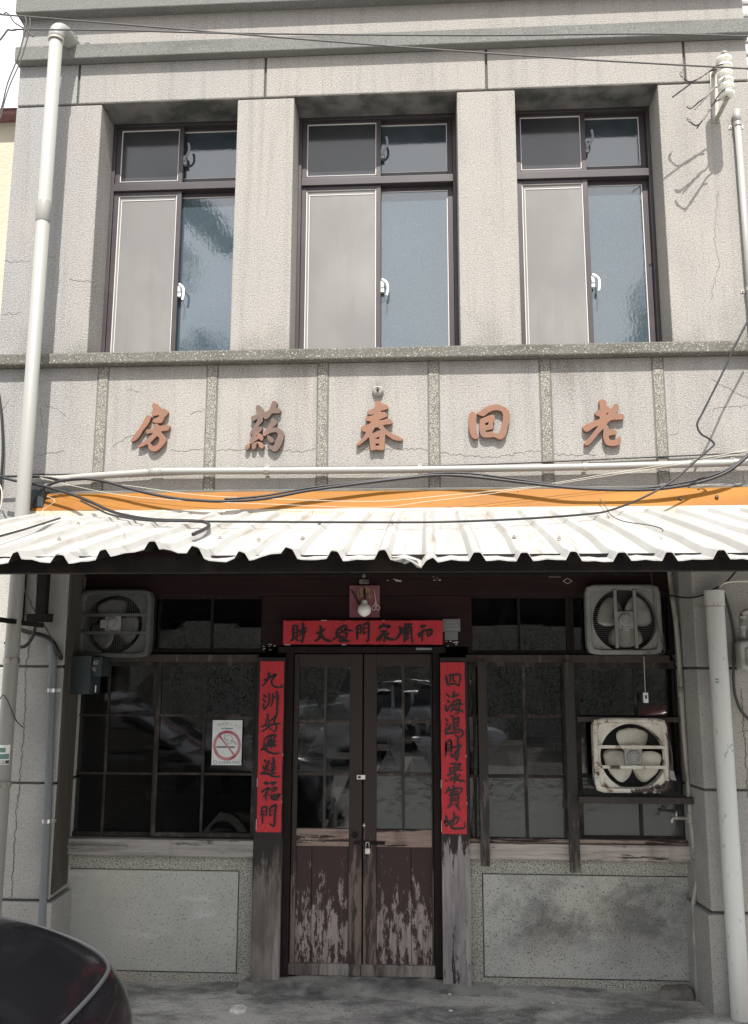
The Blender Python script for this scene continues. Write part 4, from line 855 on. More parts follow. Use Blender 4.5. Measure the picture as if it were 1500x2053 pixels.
    for zz in (z0+.011, z1-.011):
        for xx in (.2, .8): q.lathe([(.004, 0), (.003, .003), (.0001, .004)], (x0+(x1-x0)*xx, yf-.0175, zz), (0, -1, 0), 8)
    q.build('screw', bolt_m, t)
    return t
f1 = fan('dull grey exhaust fan with upright bars, mounted high over the hanging switch', (1176, 1172, 1327, 1312), (1253, 1243), 63, True, 150, fan_m, blade_m, True)
f2 = fan('rust-eaten cream exhaust fan standing on a shelf bar near the tap', (1191, 1440, 1341, 1590), (1269, 1517), 62, False, 88, fan_rust, blade_r, False, y=TY-.03)
f3 = fan('shade-toned, grimy grey exhaust fan with level bars above the dark green switch box', (157, 1182, 301, 1318), (228, 1251), 60, False, 100, fan_g, blade_g, True)

# ================================================================ small things on the front
def wire_thing(name, label, cat, pts, r, m, n=8, ns=6, group=None, sm=True):
    P = smoothpts(pts, ns) if sm and len(pts) > 2 else [Vector(p_) for p_ in pts]
    o = MB().tube(P, r, n).build(name, m, None, org=P[0], smooth=True); return tag(o, label, cat, group)
# hanging pull switch of the upper right fan
a, b = at(1291, 1316, TY-.06), at(1294, 1390, TY-.06)
hs = thing('pull_switch', 'white rocker switch dangling on a thin cord beneath the high fan', 'switch', (b.x, TY-.06, b.z))
MB().tube([a, b], .0018, 6).build('cord', string_m, hs)
q = MB(); q.box(b.x-.013, b.x+.013, TY-.07, TY-.05, b.z-.052, b.z+.004); q.mat(1); q.box(b.x-.005, b.x+.005, TY-.073, TY-.0705, b.z-.03, b.z-.01); q.build('switch_body', [white_m, dark_m], hs, bevel=.003)
# cord of the rusty fan
wire_thing('fan_cord', 'grey flex looping down the side of the rusty fan to a loose plug', 'cord', [at(1335, 1470, TY-.1), at(1345, 1500, TY-.11), at(1348, 1530, TY-.11), at(1343, 1550, TY-.11)], .004, wire_m)
p = at(1348, 1555, TY-.11); q = MB(); q.hexa([(p.x-.012, TY-.12, p.z-.02), (p.x+.02, TY-.12, p.z-.028), (p.x+.02, TY-.1, p.z-.028), (p.x-.012, TY-.1, p.z-.02)], [(p.x-.016, TY-.12, p.z+.03), (p.x+.008, TY-.12, p.z+.026), (p.x+.008, TY-.1, p.z+.026), (p.x-.016, TY-.1, p.z+.03)])
tag(q.build('plug', motor_m, None, org=p, bevel=.004), 'dull grey plug hanging beside the rusty fan', 'plug')
wire_thing('fan_cord', 'thin pale flex running down over the corner of the high fan', 'cord', [at(1305, 1145, TY-.09), at(1309, 1180, TY-.095), at(1313, 1230, TY-.095), at(1328, 1290, TY-.09), at(1330, 1310, TY-.085), at(1290, 1312, TY-.085)], .0025, wire_m)
# switch box at left
x0, x1, z0, z1 = rect(136, 1314, 184, 1392, .12)
sb = thing('switch_box', 'dark green steel switch box fixed on the pilaster side under the left fan', 'switch box', (x0, .12, z0))
MB().box(x0, x1, .10, DW-.03, z0, z1).build('case', box_m, sb, bevel=.006)
q = MB(); q.box(x1+.0005, x1+.055, .12, DW-.04, z0+.10, z1-.01); q.build('breaker_cover', box_m, sb, bevel=.006)
q = MB(); q.box(x1+.008, x1+.04, .112, .119, z1-.055, z1-.03); q.box(x1+.004, x1+.028, .112, .119, z1-.09, z1-.065); q.build('worn_label', M('worn_silver_label', (.25, .25, .24), .5, layers=(((.06, .06, .06), 'noise', 90, .48, .55),)), sb)
MB().tube([(x1+.012, .16, z0+.05), (x1+.012, .16, z0+.01)], .004, 6).build('lever', white_m, sb)
# padlock
p = at(737, 1690, TY-.012); pl = thing('padlock', 'small shiny padlock hanging from the door hasp', 'padlock', (p.x, TY-.014, p.z-.06))
q = MB(); q.tube([(p.x-.009, TY-.014, p.z-.03), (p.x-.009, TY-.014, p.z-.004)]+[(p.x-.009*math.cos(t*math.pi/8), TY-.014, p.z-.004+.009*math.sin(t*math.pi/8)) for t in range(1, 8)]+[(p.x+.009, TY-.014, p.z-.004), (p.x+.009, TY-.014, p.z-.03)], .0025, 8); q.build('shackle', steel_m, pl, smooth=True)
MB().box(p.x-.013, p.x+.015, TY-.022, TY-.006, p.z-.058, p.z-.028).build('lock_body', M('pale_brass', (.66, .64, .58), .35, .5), pl, bevel=.003)
# wall socket above the sign
p = at(758, 785); ws = thing('wall_socket', 'round grey cable rosette on the wall over the middle sign character', 'wall socket', (p.x, 0, p.z))
MB().lathe([(.034, 0), (.034, .012), (.027, .026), (.018, .032), (.016, .028), (.0001, .028)], (p.x, 0, p.z), (0, -1, 0), 24).build('rosette', M('grey_bakelite', (.27, .26, .24), .5), ws)
MB().lathe([(.007, .0), (.008, .036), (.0001, .038)], (p.x, 0, p.z), (0, -1, 0), 12).build('plug_hole', dark_m, ws)
MB().tube([(p.x, -.018, p.z+.03), (p.x, -.014, p.z+.055)], .009, 8).build('cable_gland', M('grey_gland', (.2, .195, .18), .6), ws)

# ================================================================ PIPES
def clipband(p, r, ax, m=clip_m, ears=True):
    q = MB(); q.lathe([(r+.001, -.012), (r+.004, -.012), (r+.004, .012), (r+.001, .012)], p, ax, 16)
    if ears:
        v = Vector((1, 0, 0)) if abs(ax[2]) > .5 else Vector((0, 0, 1))
        for s_ in (-1, 1):
            e = Vector(p)+v*(s_*(r+.012)); q.box(e.x-.012, e.x+.012, -.004, .0, e.z-.012, e.z+.012)
            q.box(min(e.x, e.x)-.004, e.x+.004, -.009, -.0045, e.z-.004, e.z+.004)
    return q
PYL = -.22
# left downpipe
xp = X(79, 550, PYL); zt = Z(140, 72, PYL)
lp = thing('downpipe', 'tall cream downpipe with a top elbow, standing before the left corner of the facade', 'downpipe', (xp, PYL, 0))
rp = .039
MB().tube([(xp, PYL, .0), (xp, PYL, zt)], rp, 24).build('pipe', pvc, lp, smooth=True)
zc = Z(85, 424, PYL)
MB().lathe([(rp+.0005, -.07), (rp+.0035, -.066), (rp+.0035, .06), (rp+.0005, .07)], (xp, PYL, zc), (0, 0, 1), 24).build('coupling', pvc, lp, smooth=True)
el = [(xp, PYL, zt-.03), (xp, PYL, zt)]
for k in range(1, 8):
    a_ = k/7*math.pi/2; el.append((xp+.012*(1-math.cos(a_)), PYL+.11*(1-math.cos(a_)), zt+.09*math.sin(a_)))
el += [(xp+.014, -.06, zt+.09), (xp+.016, .01, zt+.09)]
MB().tube(el, rp+.007, 20).build('elbow', pvc, lp, smooth=True)
MB().lathe([(rp+.008, -.004), (rp+.0085, .004), (rp+.008, .008)], (xp, PYL, zt-.028), (0, 0, 1), 24).build('elbow_ring', M('ring_glue', (.4, .38, .33), .6), lp)  # ring in one plain colour of its own
q = MB()
for k in range(26):
    a_ = rnd.uniform(0, 6.28); d = rnd.uniform(.03, .085); s_ = rnd.uniform(.01, .026)
    cx_, cz_ = xp+.03+math.cos(a_)*d, zt+.085+math.sin(a_)*d
    q.lathe([(.0001, -.004), (s_, -.004), (s_*.7, .008), (.0001, .012)], (cx_, 0, cz_), (rnd.uniform(-.3, .3), -1, rnd.uniform(-.3, .3)), 7)
q.build('broken_mortar', M('damp_mortar', (.10, .10, .085), .95, layers=(((.22, .21, .18), 'noise', 30, .5, .6),)), lp)
for py_ in (1572, 1325):
    z_ = Z(15, py_, PYL); MB().lathe([(rp+.001, -.014), (rp+.005, -.014), (rp+.005, .014), (rp+.001, .014)], (xp, PYL, z_), (0, 0, 1), 20).build('strap', galv, lp)
# numbered sticker
x_, z_ = xp, Z(16, 1512, PYL); q = MB()
def arc(rad, a0, a1, z0, z1, nseg=8):
    for k in range(nseg):
        t0, t1 = a0+(a1-a0)*k/nseg, a0+(a1-a0)*(k+1)/nseg
        q.poly([(xp+rad*math.sin(t0), PYL-rad*math.cos(t0), z0), (xp+rad*math.sin(t1), PYL-rad*math.cos(t1), z0), (xp+rad*math.sin(t1), PYL-rad*math.cos(t1), z1), (xp+rad*math.sin(t0), PYL-rad*math.cos(t0), z1)])
arc(rp+.0008, -.9, 1.1, z_-.05, z_+.05); q.mat(1); arc(rp+.0014, -.75, 1.0, z_-.022, z_+.004); arc(rp+.0014, -.6, .5, z_+.012, z_+.036); q.mat(2); arc(rp+.0012, -.85, 1.05, z_-.046, z_-.028)
stk = q.build('number_sticker', [white_m, M('sticker_green', (.14, .24, .21), .6), prblk], lp)
text('4833', (xp+.006, z_-.037), .020, white_m, lp, PYL-rp-.0022, name='sticker_number', bold=.0006)
# wall conduit along the sign
CR = .02; CY = -.045
pts = [(40, 972), (75, 964), (170, 955), (300, 946), (320, 945), (535, 943), (842, 941.5), (1173, 936), (1400, 930), (1600, 922)]
cp = thing('conduit', 'long cream conduit pipe running level below the sign characters', 'conduit', at(320, 944, CY))
zline = Z(842, 941.5, CY)
PP = [at(40, 976, CY), at(75, 965, CY), at(170, 956, CY), at(290, 947.5, CY), at(330, 945, CY), at(600, 943.5, CY), at(842, 941.5, CY), at(1173, 936, CY), at(1475, 928, CY), at(1700, 922, CY)]
MB().tube(smoothpts(PP, 5), CR, 16).build('pipe', pvc, cp, smooth=True)
a, b = at(300, 946.5, CY), at(325, 945, CY); MB().tube([a, b], CR+.003, 16).build('coupling', pvc, cp, smooth=True)
for px_2, py_2 in ((535, 943.7), (842, 941.5), (1173, 936), (1475, 928)):
    p = at(px_2, py_2, CY); q = clipband((p.x, CY, p.z), CR, (1, 0, 0)); q.build('clip', clip_m, cp)
# right upper vertical pipe
xq = X(1490, 400, -.03); zq0, zq1 = Z(1500, 590, -.03), Z(1480, 222, -.03)
ru = thing('wall_pipe', 'short white conduit standing upright on the wall below the insulators', 'wall pipe', (xq, -.03, zq0))
MB().tube([(xq, -.03, zq0-.6), (xq, -.03, zq1)], .019, 16).build('pipe', white_m if 0 else pvc, ru, smooth=True)
MB().tube([(xq, -.03, zq1-.085), (xq, -.03, zq1+.002)], .022, 16).build('coupling', pvc, ru, smooth=True)
for py_ in (249, 580):
    z_ = Z(1482, py_, -.03); clipband((xq, -.03, z_), .019, (0, 0, 1)).build('clip', clip_m, ru)
# right lower drain pipe
PYR = -.09; xr_ = X(1458, 1600, PYR); zr1 = Z(1434, 1184, PYR); rq = .048
rd = thing('drain_pipe', 'thick grey white open-topped plastic drain pipe against the pilaster with handwriting on it', 'drain pipe', (xr_, PYR, 0))
MB().tube([(xr_, PYR, -.02), (xr_, PYR, zr1-.1), (xr_, PYR, zr1-.02)], rq, 28, caps=False).build('pipe', pvc_low, rd, smooth=True)
MB().lathe([(rq, -.085), (rq+.004, -.08), (rq+.004, .0), (rq-.004, .0), (rq-.006, -.06)], (xr_, PYR, zr1), (0, 0, 1), 28).build('socket_rim', pvc_low, rd)
z_ = Z(1437, 1213, PYR); q = clipband((xr_, PYR, z_), rq, (0, 0, 1)); q.build('clamp', clip_m, rd)
q = MB(); 
def onpipe(px, py):
    p = at(px, py, PYR-rq); a_ = math.asin(max(-.95, min(.95, (p.x-xr_)/rq))); return a_, p.z
for st in ([(1457, 1494), (1468, 1492), (1466, 1496), (1460, 1498)], [(1458, 1502), (1468, 1500)], [(1470, 1494), (1475, 1497), (1468, 1507), (1473, 1505), (1478, 1504)], [(1460, 1505), (1456, 1512)]):
    for (a, b), (c_, d) in zip(st, st[1:]):
        a0, z0_ = onpipe(a, b); a1, z1_ = onpipe(c_, d); q.tube([(xr_+(rq+.0006)*math.sin(a0), PYR-(rq+.0006)*math.cos(a0), z0_), (xr_+(rq+.0006)*math.sin(a1), PYR-(rq+.0006)*math.cos(a1), z1_)], .0012, 5)
q.build('handwriting', prblk, rd)
q = MB(); a0, z0_ = onpipe(1437, 1362); 
for i in range(2):
    for j in range(2): q.lathe([(.0001, 0), (.0045, 0), (.0001, .001)], (xr_+(rq+.0004)*math.sin(a0+.2*i), PYR-(rq+.0004)*math.cos(a0+.2*i), z0_-.014*j), (math.sin(a0), -math.cos(a0), 0), 8)
q.build('blue_sticker', M('teal_print', (.04, .20, .26), .6), rd)
# water pipe and tap on the right reveal
WY = .20
wp = thing('water_pipe', 'thin weathered galvanised water pipe climbing the recess side with joints', 'water pipe', at(1398, 2046, WY))
PPx = [(1341, 1130), (1348, 1194), (1357, 1262), (1366, 1376), (1371, 1467), (1382, 1600), (1386, 1650), (1391, 1700), (1396, 1745), (1398, 1765), (1392, 1800), (1391, 1830), (1394, 1900), (1400, 2030), (1406, 2046)]
MB().tube(smoothpts([at(a, b, WY) for a, b in PPx], 4), .0145, 12).build('pipe', galv, wp, smooth=True)
for a, b in ((1366, 1388), (1384, 1640), (1392, 1711)):
    p = at(a, b, WY); q = MB(); q.lathe([(.0145, -.03), (.019, -.024), (.019, .024), (.0145, .03)], p, (.03, 0, 1), 14); q.build('joint', galv, wp, smooth=True)
p = at(1355, 1640, WY-.02); pj_ = at(1382, 1641, WY)
tp = thing('water_tap', 'small metal tap with lever sticking out of the water pipe', 'tap', pj_)
q = MB(); q.tube(smoothpts([pj_, at(1368, 1640, WY-.01), at(1356, 1640, WY-.02), at(1349, 1641, WY-.025), at(1347, 1650, WY-.027)], 4), [.010]*9+[.008]*8, 10); q.build('spout', M('tap_metal', (.48, .46, .42), .35, .7), tp, smooth=True)
a, b = at(1357, 1639, WY-.02), at(1356, 1630, WY-.02); MB().tube([a, b, at(1357, 1626, WY-.03)], .0055, 8).build('handle', steel_m, tp)
p2 = at(1380, 1640, WY); MB().lathe([(.016, -.012), (.018, 0), (.016, .014)], p2, (1, 0, 0), 12).build('union_nut', galv, tp)
# left pilaster conduit
wire_thing('steel_conduit', 'grey steel conduit strapped upright on the left pilaster', 'conduit', [at(103, 1290, -.02), at(106, 1330, -.02), at(104, 1383, -.02), at(98, 1560, -.02), at(93, 1680, -.02), at(86, 1830, -.02), at(84, 1900, -.02)], .021, M('grey_conduit', (.15, .165, .175), .6, layers=(((.24, .25, .25), 'noise', (8, 8, 2), .5, .7),)), 12)
for py_, px_2 in ((1384, 104), (1646, 94)):
    p = at(px_2, py_, -.02); q = MB(); q.lathe([(.022, -.01), (.024, -.01), (.024, .01), (.022, .01)], (p.x, -.02, p.z), (0, 0, 1), 14); q.box(p.x+.022, p.x+.045, -.006, 0, p.z-.01, p.z+.01)
    tag(q.build('pipe_clip', steel_m, None, org=p), 'bright pipe clip on the steel conduit, %s' % ('the upper one' if py_ == 1384 else 'the lower one'), 'pipe clip')
wire_thing('rubber_hose', 'black hose curving from the bracket down onto the left pilaster', 'hose', [at(40, 1262, -.03), at(60, 1268, -.03), at(85, 1274, -.03), at(105, 1285, -.03), at(118, 1310, -.03), at(128, 1330, .05), at(136, 1350, .12)], .012, cable_m, 10)
wire_thing('rubber_hose', 'dark cable hanging in a short loop beside the downpipe under the awning', 'cable', [at(72, 1250, -.06), at(66, 1275, -.06), at(52, 1294, -.06), at(35, 1296, -.06), at(10, 1288, -.06)], .010, cable_m, 10)
wire_thing('pale_cable', 'thin pale cable slanting down the top of the left pilaster', 'cable', [at(75, 1150, -.04), at(74, 1200, -.04), at(72, 1240, -.04)], .004, wire_m)
wire_thing('pale_cable', 'thin pale cable crossing slantwise to the green switch box', 'cable', [at(46, 1172, -.05), at(62, 1212, -.05), at(90, 1256, -.04), at(118, 1305, -.02), at(138, 1345, .10)], .004, wire_m)
wire_thing('pale_cable', 'thin pale cable drooping across the downpipe near its sticker', 'cable', [at(0, 1402, -.28), at(8, 1394, -.28), at(22, 1420, -.28), at(33, 1445, -.2), at(46, 1458, -.01)], .003, wire_m)
# right side cables & meter
wire_thing('pale_cable', 'grey cable bending out of the open drain pipe toward the meter', 'cable', [at(1440, 1185, -.09), at(1447, 1172, -.09), at(1465, 1166, -.08), at(1500, 1165, -.06), at(1540, 1164, -.05)], .006, string_m)
wire_thing('rubber_hose', 'black cable sagging from the recess to the drain pipe top', 'cable', [at(1344, 1194, .1), at(1372, 1198, 0), at(1400, 1196, -.03), at(1430, 1182, -.04), at(1455, 1168, -.04), at(1482, 1138, -.05)], .005, cable_m)
wire_thing('rubber_hose', 'grey hose running down between the drain pipe and the meter', 'hose', [at(1452, 1190, -.03), at(1464, 1230, -.03), at(1472, 1280, -.03), at(1471, 1360, -.03), at(1476, 1400, -.03), at(1490, 1430, -.03), at(1520, 1460, -.03)], .008, M('grey_hose', (.06, .06, .058), .6), 8)
x0, x1, z0, z1 = rect(1483, 1284, 1548, 1355, -.1)
gm = thing('gas_meter', 'grey white gas meter on the pilaster at the edge by the drain pipe', 'gas meter', (x0, -.05, z0))
MB().box(x0, x1, -.13, -.02, z0+.03, z1).build('case', white_m if 0 else M('meter_enamel', (.40, .40, .37), .5, layers=(((.28, .28, .26), 'noise', 20, .45, .7),)), gm, bevel=.018, seg=3)
MB().box(x0+.02, x1-.02, -.142, -.131, z0+.05, z1-.04).build('front_plate', fan_m, gm, bevel=.012)
xm_ = X(1488, 1250, -.07)
q = MB(); q.tube([(xm_, -.07, z1-.002), (xm_, -.07, z1+.05), (xm_, -.07, Z(1487, 1232, -.07))], .013, 12); q.tube([(xm_, -.07, Z(1487, 1232, -.07)), (xm_+.02, -.07, Z(1487, 1226, -.07)), (xm_+.12, -.07, Z(1487, 1224, -.07))], .014, 12); q.build('inlet_pipe', galv, gm, smooth=True)
for py_ in (1238, 1258): MB().lathe([(.018, -.006), (.018, .008), (.014, .010)], (xm_, -.07, Z(1488, py_, -.07)), (0, 0, 1), 6).build('union_nut', steel_m, gm)

# ================================================================ INSULATOR RACK
IY = -.20
xi = X(1454, 155, IY); zi = lambda py: Z(1454, py, IY)
ins = thing('insulator_rack', 'rack of three white porcelain spool insulators with cut wires, beneath the corner of the cornice', 'insulator', (xi, IY, zi(190)))
MB().tube([(xi, IY, zi(199)), (xi, IY, zi(103))], .008, 10).build('rod', galv, ins)
for t, b in ((121, 134), (150, 163), (175, 189)):
    z0_, z1_ = zi(b), zi(t); h = (z1_-z0_)
    MB().lathe([(.012, -.016), (.040, -.016), (.046, -.006), (.044, .004), (.028, .010), (.025, h/2), (.028, h-.010), (.044, h-.006), (.046, h+.004), (.040, h+.014), (.012, h+.014)], (xi, IY, z0_), (0, 0, 1), 28).build('insulator', porc, ins, smooth=False, bevel=.002)
q = MB(); q.box(xi-.012, xi+.012, IY-.02, .0, zi(199)-.006, zi(199)); q.box(xi-.012, xi+.012, IY-.02, .0, zi(108), zi(108)+.006); q.box(xi-.02, xi+.02, -.008, .0, zi(205), zi(100)); q.build('bracket', galv, ins)
sleeve_m = M('dirty_tape', (.26, .235, .20), .85, layers=(((.14, .125, .11), 'noise', 60, .45, .65),))
iq = lambda x, y, Y_: at(1300+x/6.22, y/6.22, Y_)
for arm in ([[(930, 800), (860, 820), (770, 885), (700, 930), (590, 1000), (440, 1110), (300, 1212)], [(590, 1000), (510, 1022), (440, 975)], [(860, 865), (790, 880), (740, 905)]],
            [[(950, 960), (870, 1075), (820, 1100), (700, 1235), (580, 1365)], [(690, 1230), (620, 1280), (550, 1340), (490, 1330)]],
            [[(960, 1110), (890, 1170), (805, 1300), (760, 1380), (720, 1430), (660, 1520), (605, 1600)], [(640, 1545), (600, 1565), (550, 1545), (510, 1490)], [(900, 1240), (850, 1260), (805, 1302)]]):
    q = MB()
    for st in arm:
        q.tube(smoothpts([iq(x, y, IY-.045) for x, y in st], 3), .0042, 6)
    q.build('tie_wire', cable_m, ins)
for st in ([(750, 890), (700, 930), (600, 995)], [(815, 1105), (750, 1175), (690, 1235)], [(780, 1345), (740, 1400), (670, 1510)], [(430, 860), (400, 925), (432, 960)], [(480, 1325), (520, 1350), (555, 1335)], [(490, 1460), (500, 1500), (525, 1525)]):
    MB().tube(smoothpts([iq(x, y, IY-.045) for x, y in st], 3), [.0048+.0014*(k % 3) for k in range(7)], 7).build('sleeve', sleeve_m, ins)

# ================================================================ AWNING
AY, FY = -.03, -1.80
xa0 = X(55, 1028, AY); zA = Z(750, 1027, AY); zF = Z(750, 1118, FY)
aw = thing('awning', 'long white corrugated sheet metal awning with a torn front edge and orange flashing', 'awning', (-.3, AY, zA))
pitch = (X(1008, 1028, AY)-X(115, 1028, AY))/15
prof = []     # (x, h)
x = xa0-.02; k = 0
xe = XR+1.4
while x < xe:
    prof += [(x, 0), (x+pitch*.18, .003), (x+pitch*.36, 0), (x+pitch*.55, 0), (x+pitch*.64, .025), (x+pitch*.67, .028), (x+pitch*.77, .028), (x+pitch*.80, .025), (x+pitch*.90, 0)]
    x += pitch; k += 1
edge = [(-300, 1128), (0, 1128), (18, 1124), (40, 1118), (60, 1121), (90, 1127), (130, 1127), (165, 1124), (200, 1120), (235, 1112), (265, 1104), (285, 1097), (310, 1097), (330, 1096), (345, 1103), (360, 1107), (380, 1107), (400, 1113), (425, 1124), (450, 1124), (470, 1116), (490, 1124), (520, 1120), (545, 1108), (560, 1105), (580, 1113), (620, 1122), (655, 1119), (690, 1124), (730, 1119), (770, 1116), (790, 1122), (812, 1120), (830, 1127), (850, 1141), (862, 1138), (875, 1125), (900, 1120), (960, 1124), (1010, 1122), (1100, 1121), (1200, 1123), (1300, 1123), (1400, 1120), (1800, 1118)]
def edge_y(px):
    for (a, b), (c_, d) in zip(edge, edge[1:]):
        if a <= px <= c_: return b+(d-b)*(px-a)/(c_-a)
    return 1122
q = MB(); nr = 14; rows = []
for j in range(nr+1):
    t = j/nr; row = []
    for i, (x, h) in enumerate(prof):
        y = AY+(FY-AY)*t; z = zA+(zF-zA)*t
        # dents and the crumpled, torn front
        z += .004*math.sin(x*5.1+t*9)*t+.003*math.sin(x*17+t*13)*t
        if j >= nr-4:
            f = ((j-(nr-4))/4)**2
            dz = x - CAM.x; depth = (y-CAM.y)
            v = Vector((x, y, z))-CAM; d_ = v.dot(fw); pxx = 750+F*v.dot(RT)/d_; pyy = 1026.5-F*v.dot(UP)/d_
            dy = edge_y(pxx)-pyy; z -= f*dy*d_/F*.95
            y += f*.02*math.sin(x*23)
        row.append(len(q.v)); q.v.append(Vector((x, y, z+h*(.70+.42*t**3))))
    rows.append(row)
n0 = len(q.v); q.v += [v-Vector((0, 0, .005)) for v in q.v]; nc = len(prof)
def tri2(off, flip):
    for A_, B_ in zip(rows, rows[1:]):
        for i in range(nc-1):
            for t_ in ((A_[i], A_[i+1], B_[i+1]), (A_[i], B_[i+1], B_[i])): q.face([k_+off for k_ in (reversed(t_) if flip else t_)])
tri2(0, True); q.mat(1); tri2(n0, False); q.mat(0)
for i in range(nc-1): q.face((rows[-1][i], rows[-1][i+1], rows[-1][i+1]+n0, rows[-1][i]+n0)); q.face((rows[0][i+1], rows[0][i], rows[0][i]+n0, rows[0][i+1]+n0))
for A_, B_ in zip(rows, rows[1:]): q.face((A_[0], B_[0], B_[0]+n0, A_[0]+n0)); q.face((B_[-1], A_[-1], A_[-1]+n0, B_[-1]+n0))
q.build('corrugated_sheet', [sheet_m, under_m], aw)
# torn curl at the front
q = MB(); P0 = [at(a, b, FY+.01) for a, b in ((783, 1116), (800, 1114), (822, 1118), (836, 1124), (845, 1139), (836, 1136), (826, 1126), (812, 1132), (803, 1126), (790, 1124))]
b0 = 0; q.v = [p_+Vector((0, .02*math.sin(i*1.7), 0)) for i, p_ in enumerate(P0)]+[sum(P0, Vector())/len(P0)+Vector((0, -.02, .01))]
for i in range(len(P0)): q.face((i, (i+1) % len(P0), len(P0)))
q.build('torn_curl', sheet_m, aw, solid=.0012)
# front purlin, rafters
zpb = Z(750, 1147, FY+.14); zpt = zF+.02
sl = (zA-zF)/(AY-FY)
q = MB(); q.box(xa0+.02, xe-.1, FY+.12, FY+.17, zpb, zF+sl*.12-.006); q.build('purlin', under_m, aw)
q = MB(); q.box(xa0+.02, xe-.1, -.09, -.04, zA-.10, zA-.03); q.build('purlin', under_m, aw)
for xx in (xa0+.05, -.9, .6, 1.95):
    q = MB(); ya, yb = FY+.175, -.095; za, zb2 = zF+sl*(ya-FY)-.035, zF+sl*(yb-FY)-.012
    q.hexa([(xx, ya, za-.05), (xx+.04, ya, za-.05), (xx+.04, yb, zb2-.05), (xx, yb, zb2-.05)], [(xx, ya, za), (xx+.04, ya, za), (xx+.04, yb, zb2), (xx, yb, zb2)]); q.build('rafter', under_m, aw)
# wall bracket at left
q = MB(); x0, x1, z0, z1 = rect(35, 1140, 47, 1245, -.03); q.box(x0, x1, -.05, -.001, z0, zA-.11); x0, x1, z0, z1 = rect(76, 1140, 95, 1242, -.03); q.box(x0, x1, -.05, -.001, z0, zA-.11)
x0, x1, z0, z1 = rect(58, 1231, 110, 1248, -.03); q.box(x0, x1, -.06, -.052, z0, z1)
a, b = at(85, 1254, -.07), at(-40, 1237, -.45); q.tube([a, b], .018, 4); q.build('bracket', under_m, aw)
# orange flashing with lip
zo1 = Z(750, 984, -.021); zo0 = Z(750, 1019, -.10); zo2 = Z(750, 1033, -.125)
xo0 = X(66, 1005, -.08); q = MB(); n = 60
for i in range(n+1):
    x = xo0+(xe-.3-xo0)*i/n; wv = .003*math.sin(x*4)+.002*math.sin(x*11)
    ins_ = .05 if i == 0 else 0
    q.v += [Vector((x, -.0215, zo1+wv*.4)), Vector((x, -.045, zo1-.008+wv)), Vector((x, -.105+wv, zo0))]
for i in range(n):
    for k in range(2): a = i*3+k; q.face((a, a+3, a+4, a+1))
q.build('flashing', orange_m, aw, solid=.0015)
q = MB()
x = xa0-.02
while x < xe-.3:
    # lip notched over each rib
    x2 = min(x+pitch, xe-.3); c0, c1 = x+pitch*.50, x+pitch*.92
    q.v_ = len(q.v)
    zt_ = zo0-.001; zb_ = zo2
    q.poly([(x-pitch*.08, -.107, zt_), (x+pitch*.5, -.107, zt_), (x+pitch*.55, -.128, zb_), (x-pitch*.08+.004, -.128, zb_)])
    q.poly([(x+pitch*.5, -.107, zt_), (x+pitch*.92, -.107, zt_), (x+pitch*.80, -.118, zb_+.016), (x+pitch*.62, -.118, zb_+.016)])
    q.poly([(x+pitch*.5, -.107, zt_), (x+pitch*.62, -.118, zb_+.016), (x+pitch*.55, -.128, zb_)])
    q.poly([(x+pitch*.92, -.107, zt_), (x+pitch*.924, -.128, zb_), (x+pitch*.80, -.118, zb_+.016)])
    x += pitch
q.build('flashing_lip', flash2_m, aw, solid=.0012)
for px_2, py_2, rr_ in ((90, 994, .008), (310, 997, .006), (475, 995, .006), (645, 994, .006), (1038, 988, .006), (1217, 988, .006), (1400, 982, .006)):
    p = at(px_2, py_2, -.045); MB().lathe([(rr_, -.004), (rr_, .005), (rr_*.6, .010), (.0001, .011)], p, (0, -.8, .5), 10).build('screw', bolt_m, aw)
for px_2, py_2 in ((1363, 1003), (1436, 1000)):
    p = at(px_2, py_2, -.075); q = MB(); q.lathe([(.017, -.006), (.017, .004), (.010, .006), (.010, .022), (.0001, .023)], p, (0, -.8, .5), 10); q.build('bolt', bolt_m, aw)
for i in range(26):
    t = rnd.choice((.45, .8)); x = rnd.choice(range(1, 34))*pitch+xa0-.02+pitch*.71; y = AY+(FY-AY)*(t+rnd.uniform(-.03, .03)); z = zA+(zF-zA)*((y-AY)/(FY-AY))+.029
    MB().lathe([(.009, -.005), (.009, .001), (.0045, .002), (.004, .007), (.0001, .0075)], (x, y, z), (0, -.27, .96), 8).build('screw', clip_m, aw)
# dark box under the cables at the awning's end
x0, x1, z0, z1 = rect(64, 984, 94, 1021, -.05); tag(MB().box(x0, x1, -.10, -.001, z0, z1).build('junction_box', box_m, None, org=(x0, -.05, z0), bevel=.008), 'black junction box at the end of the orange flashing beside the downpipe', 'junction box')

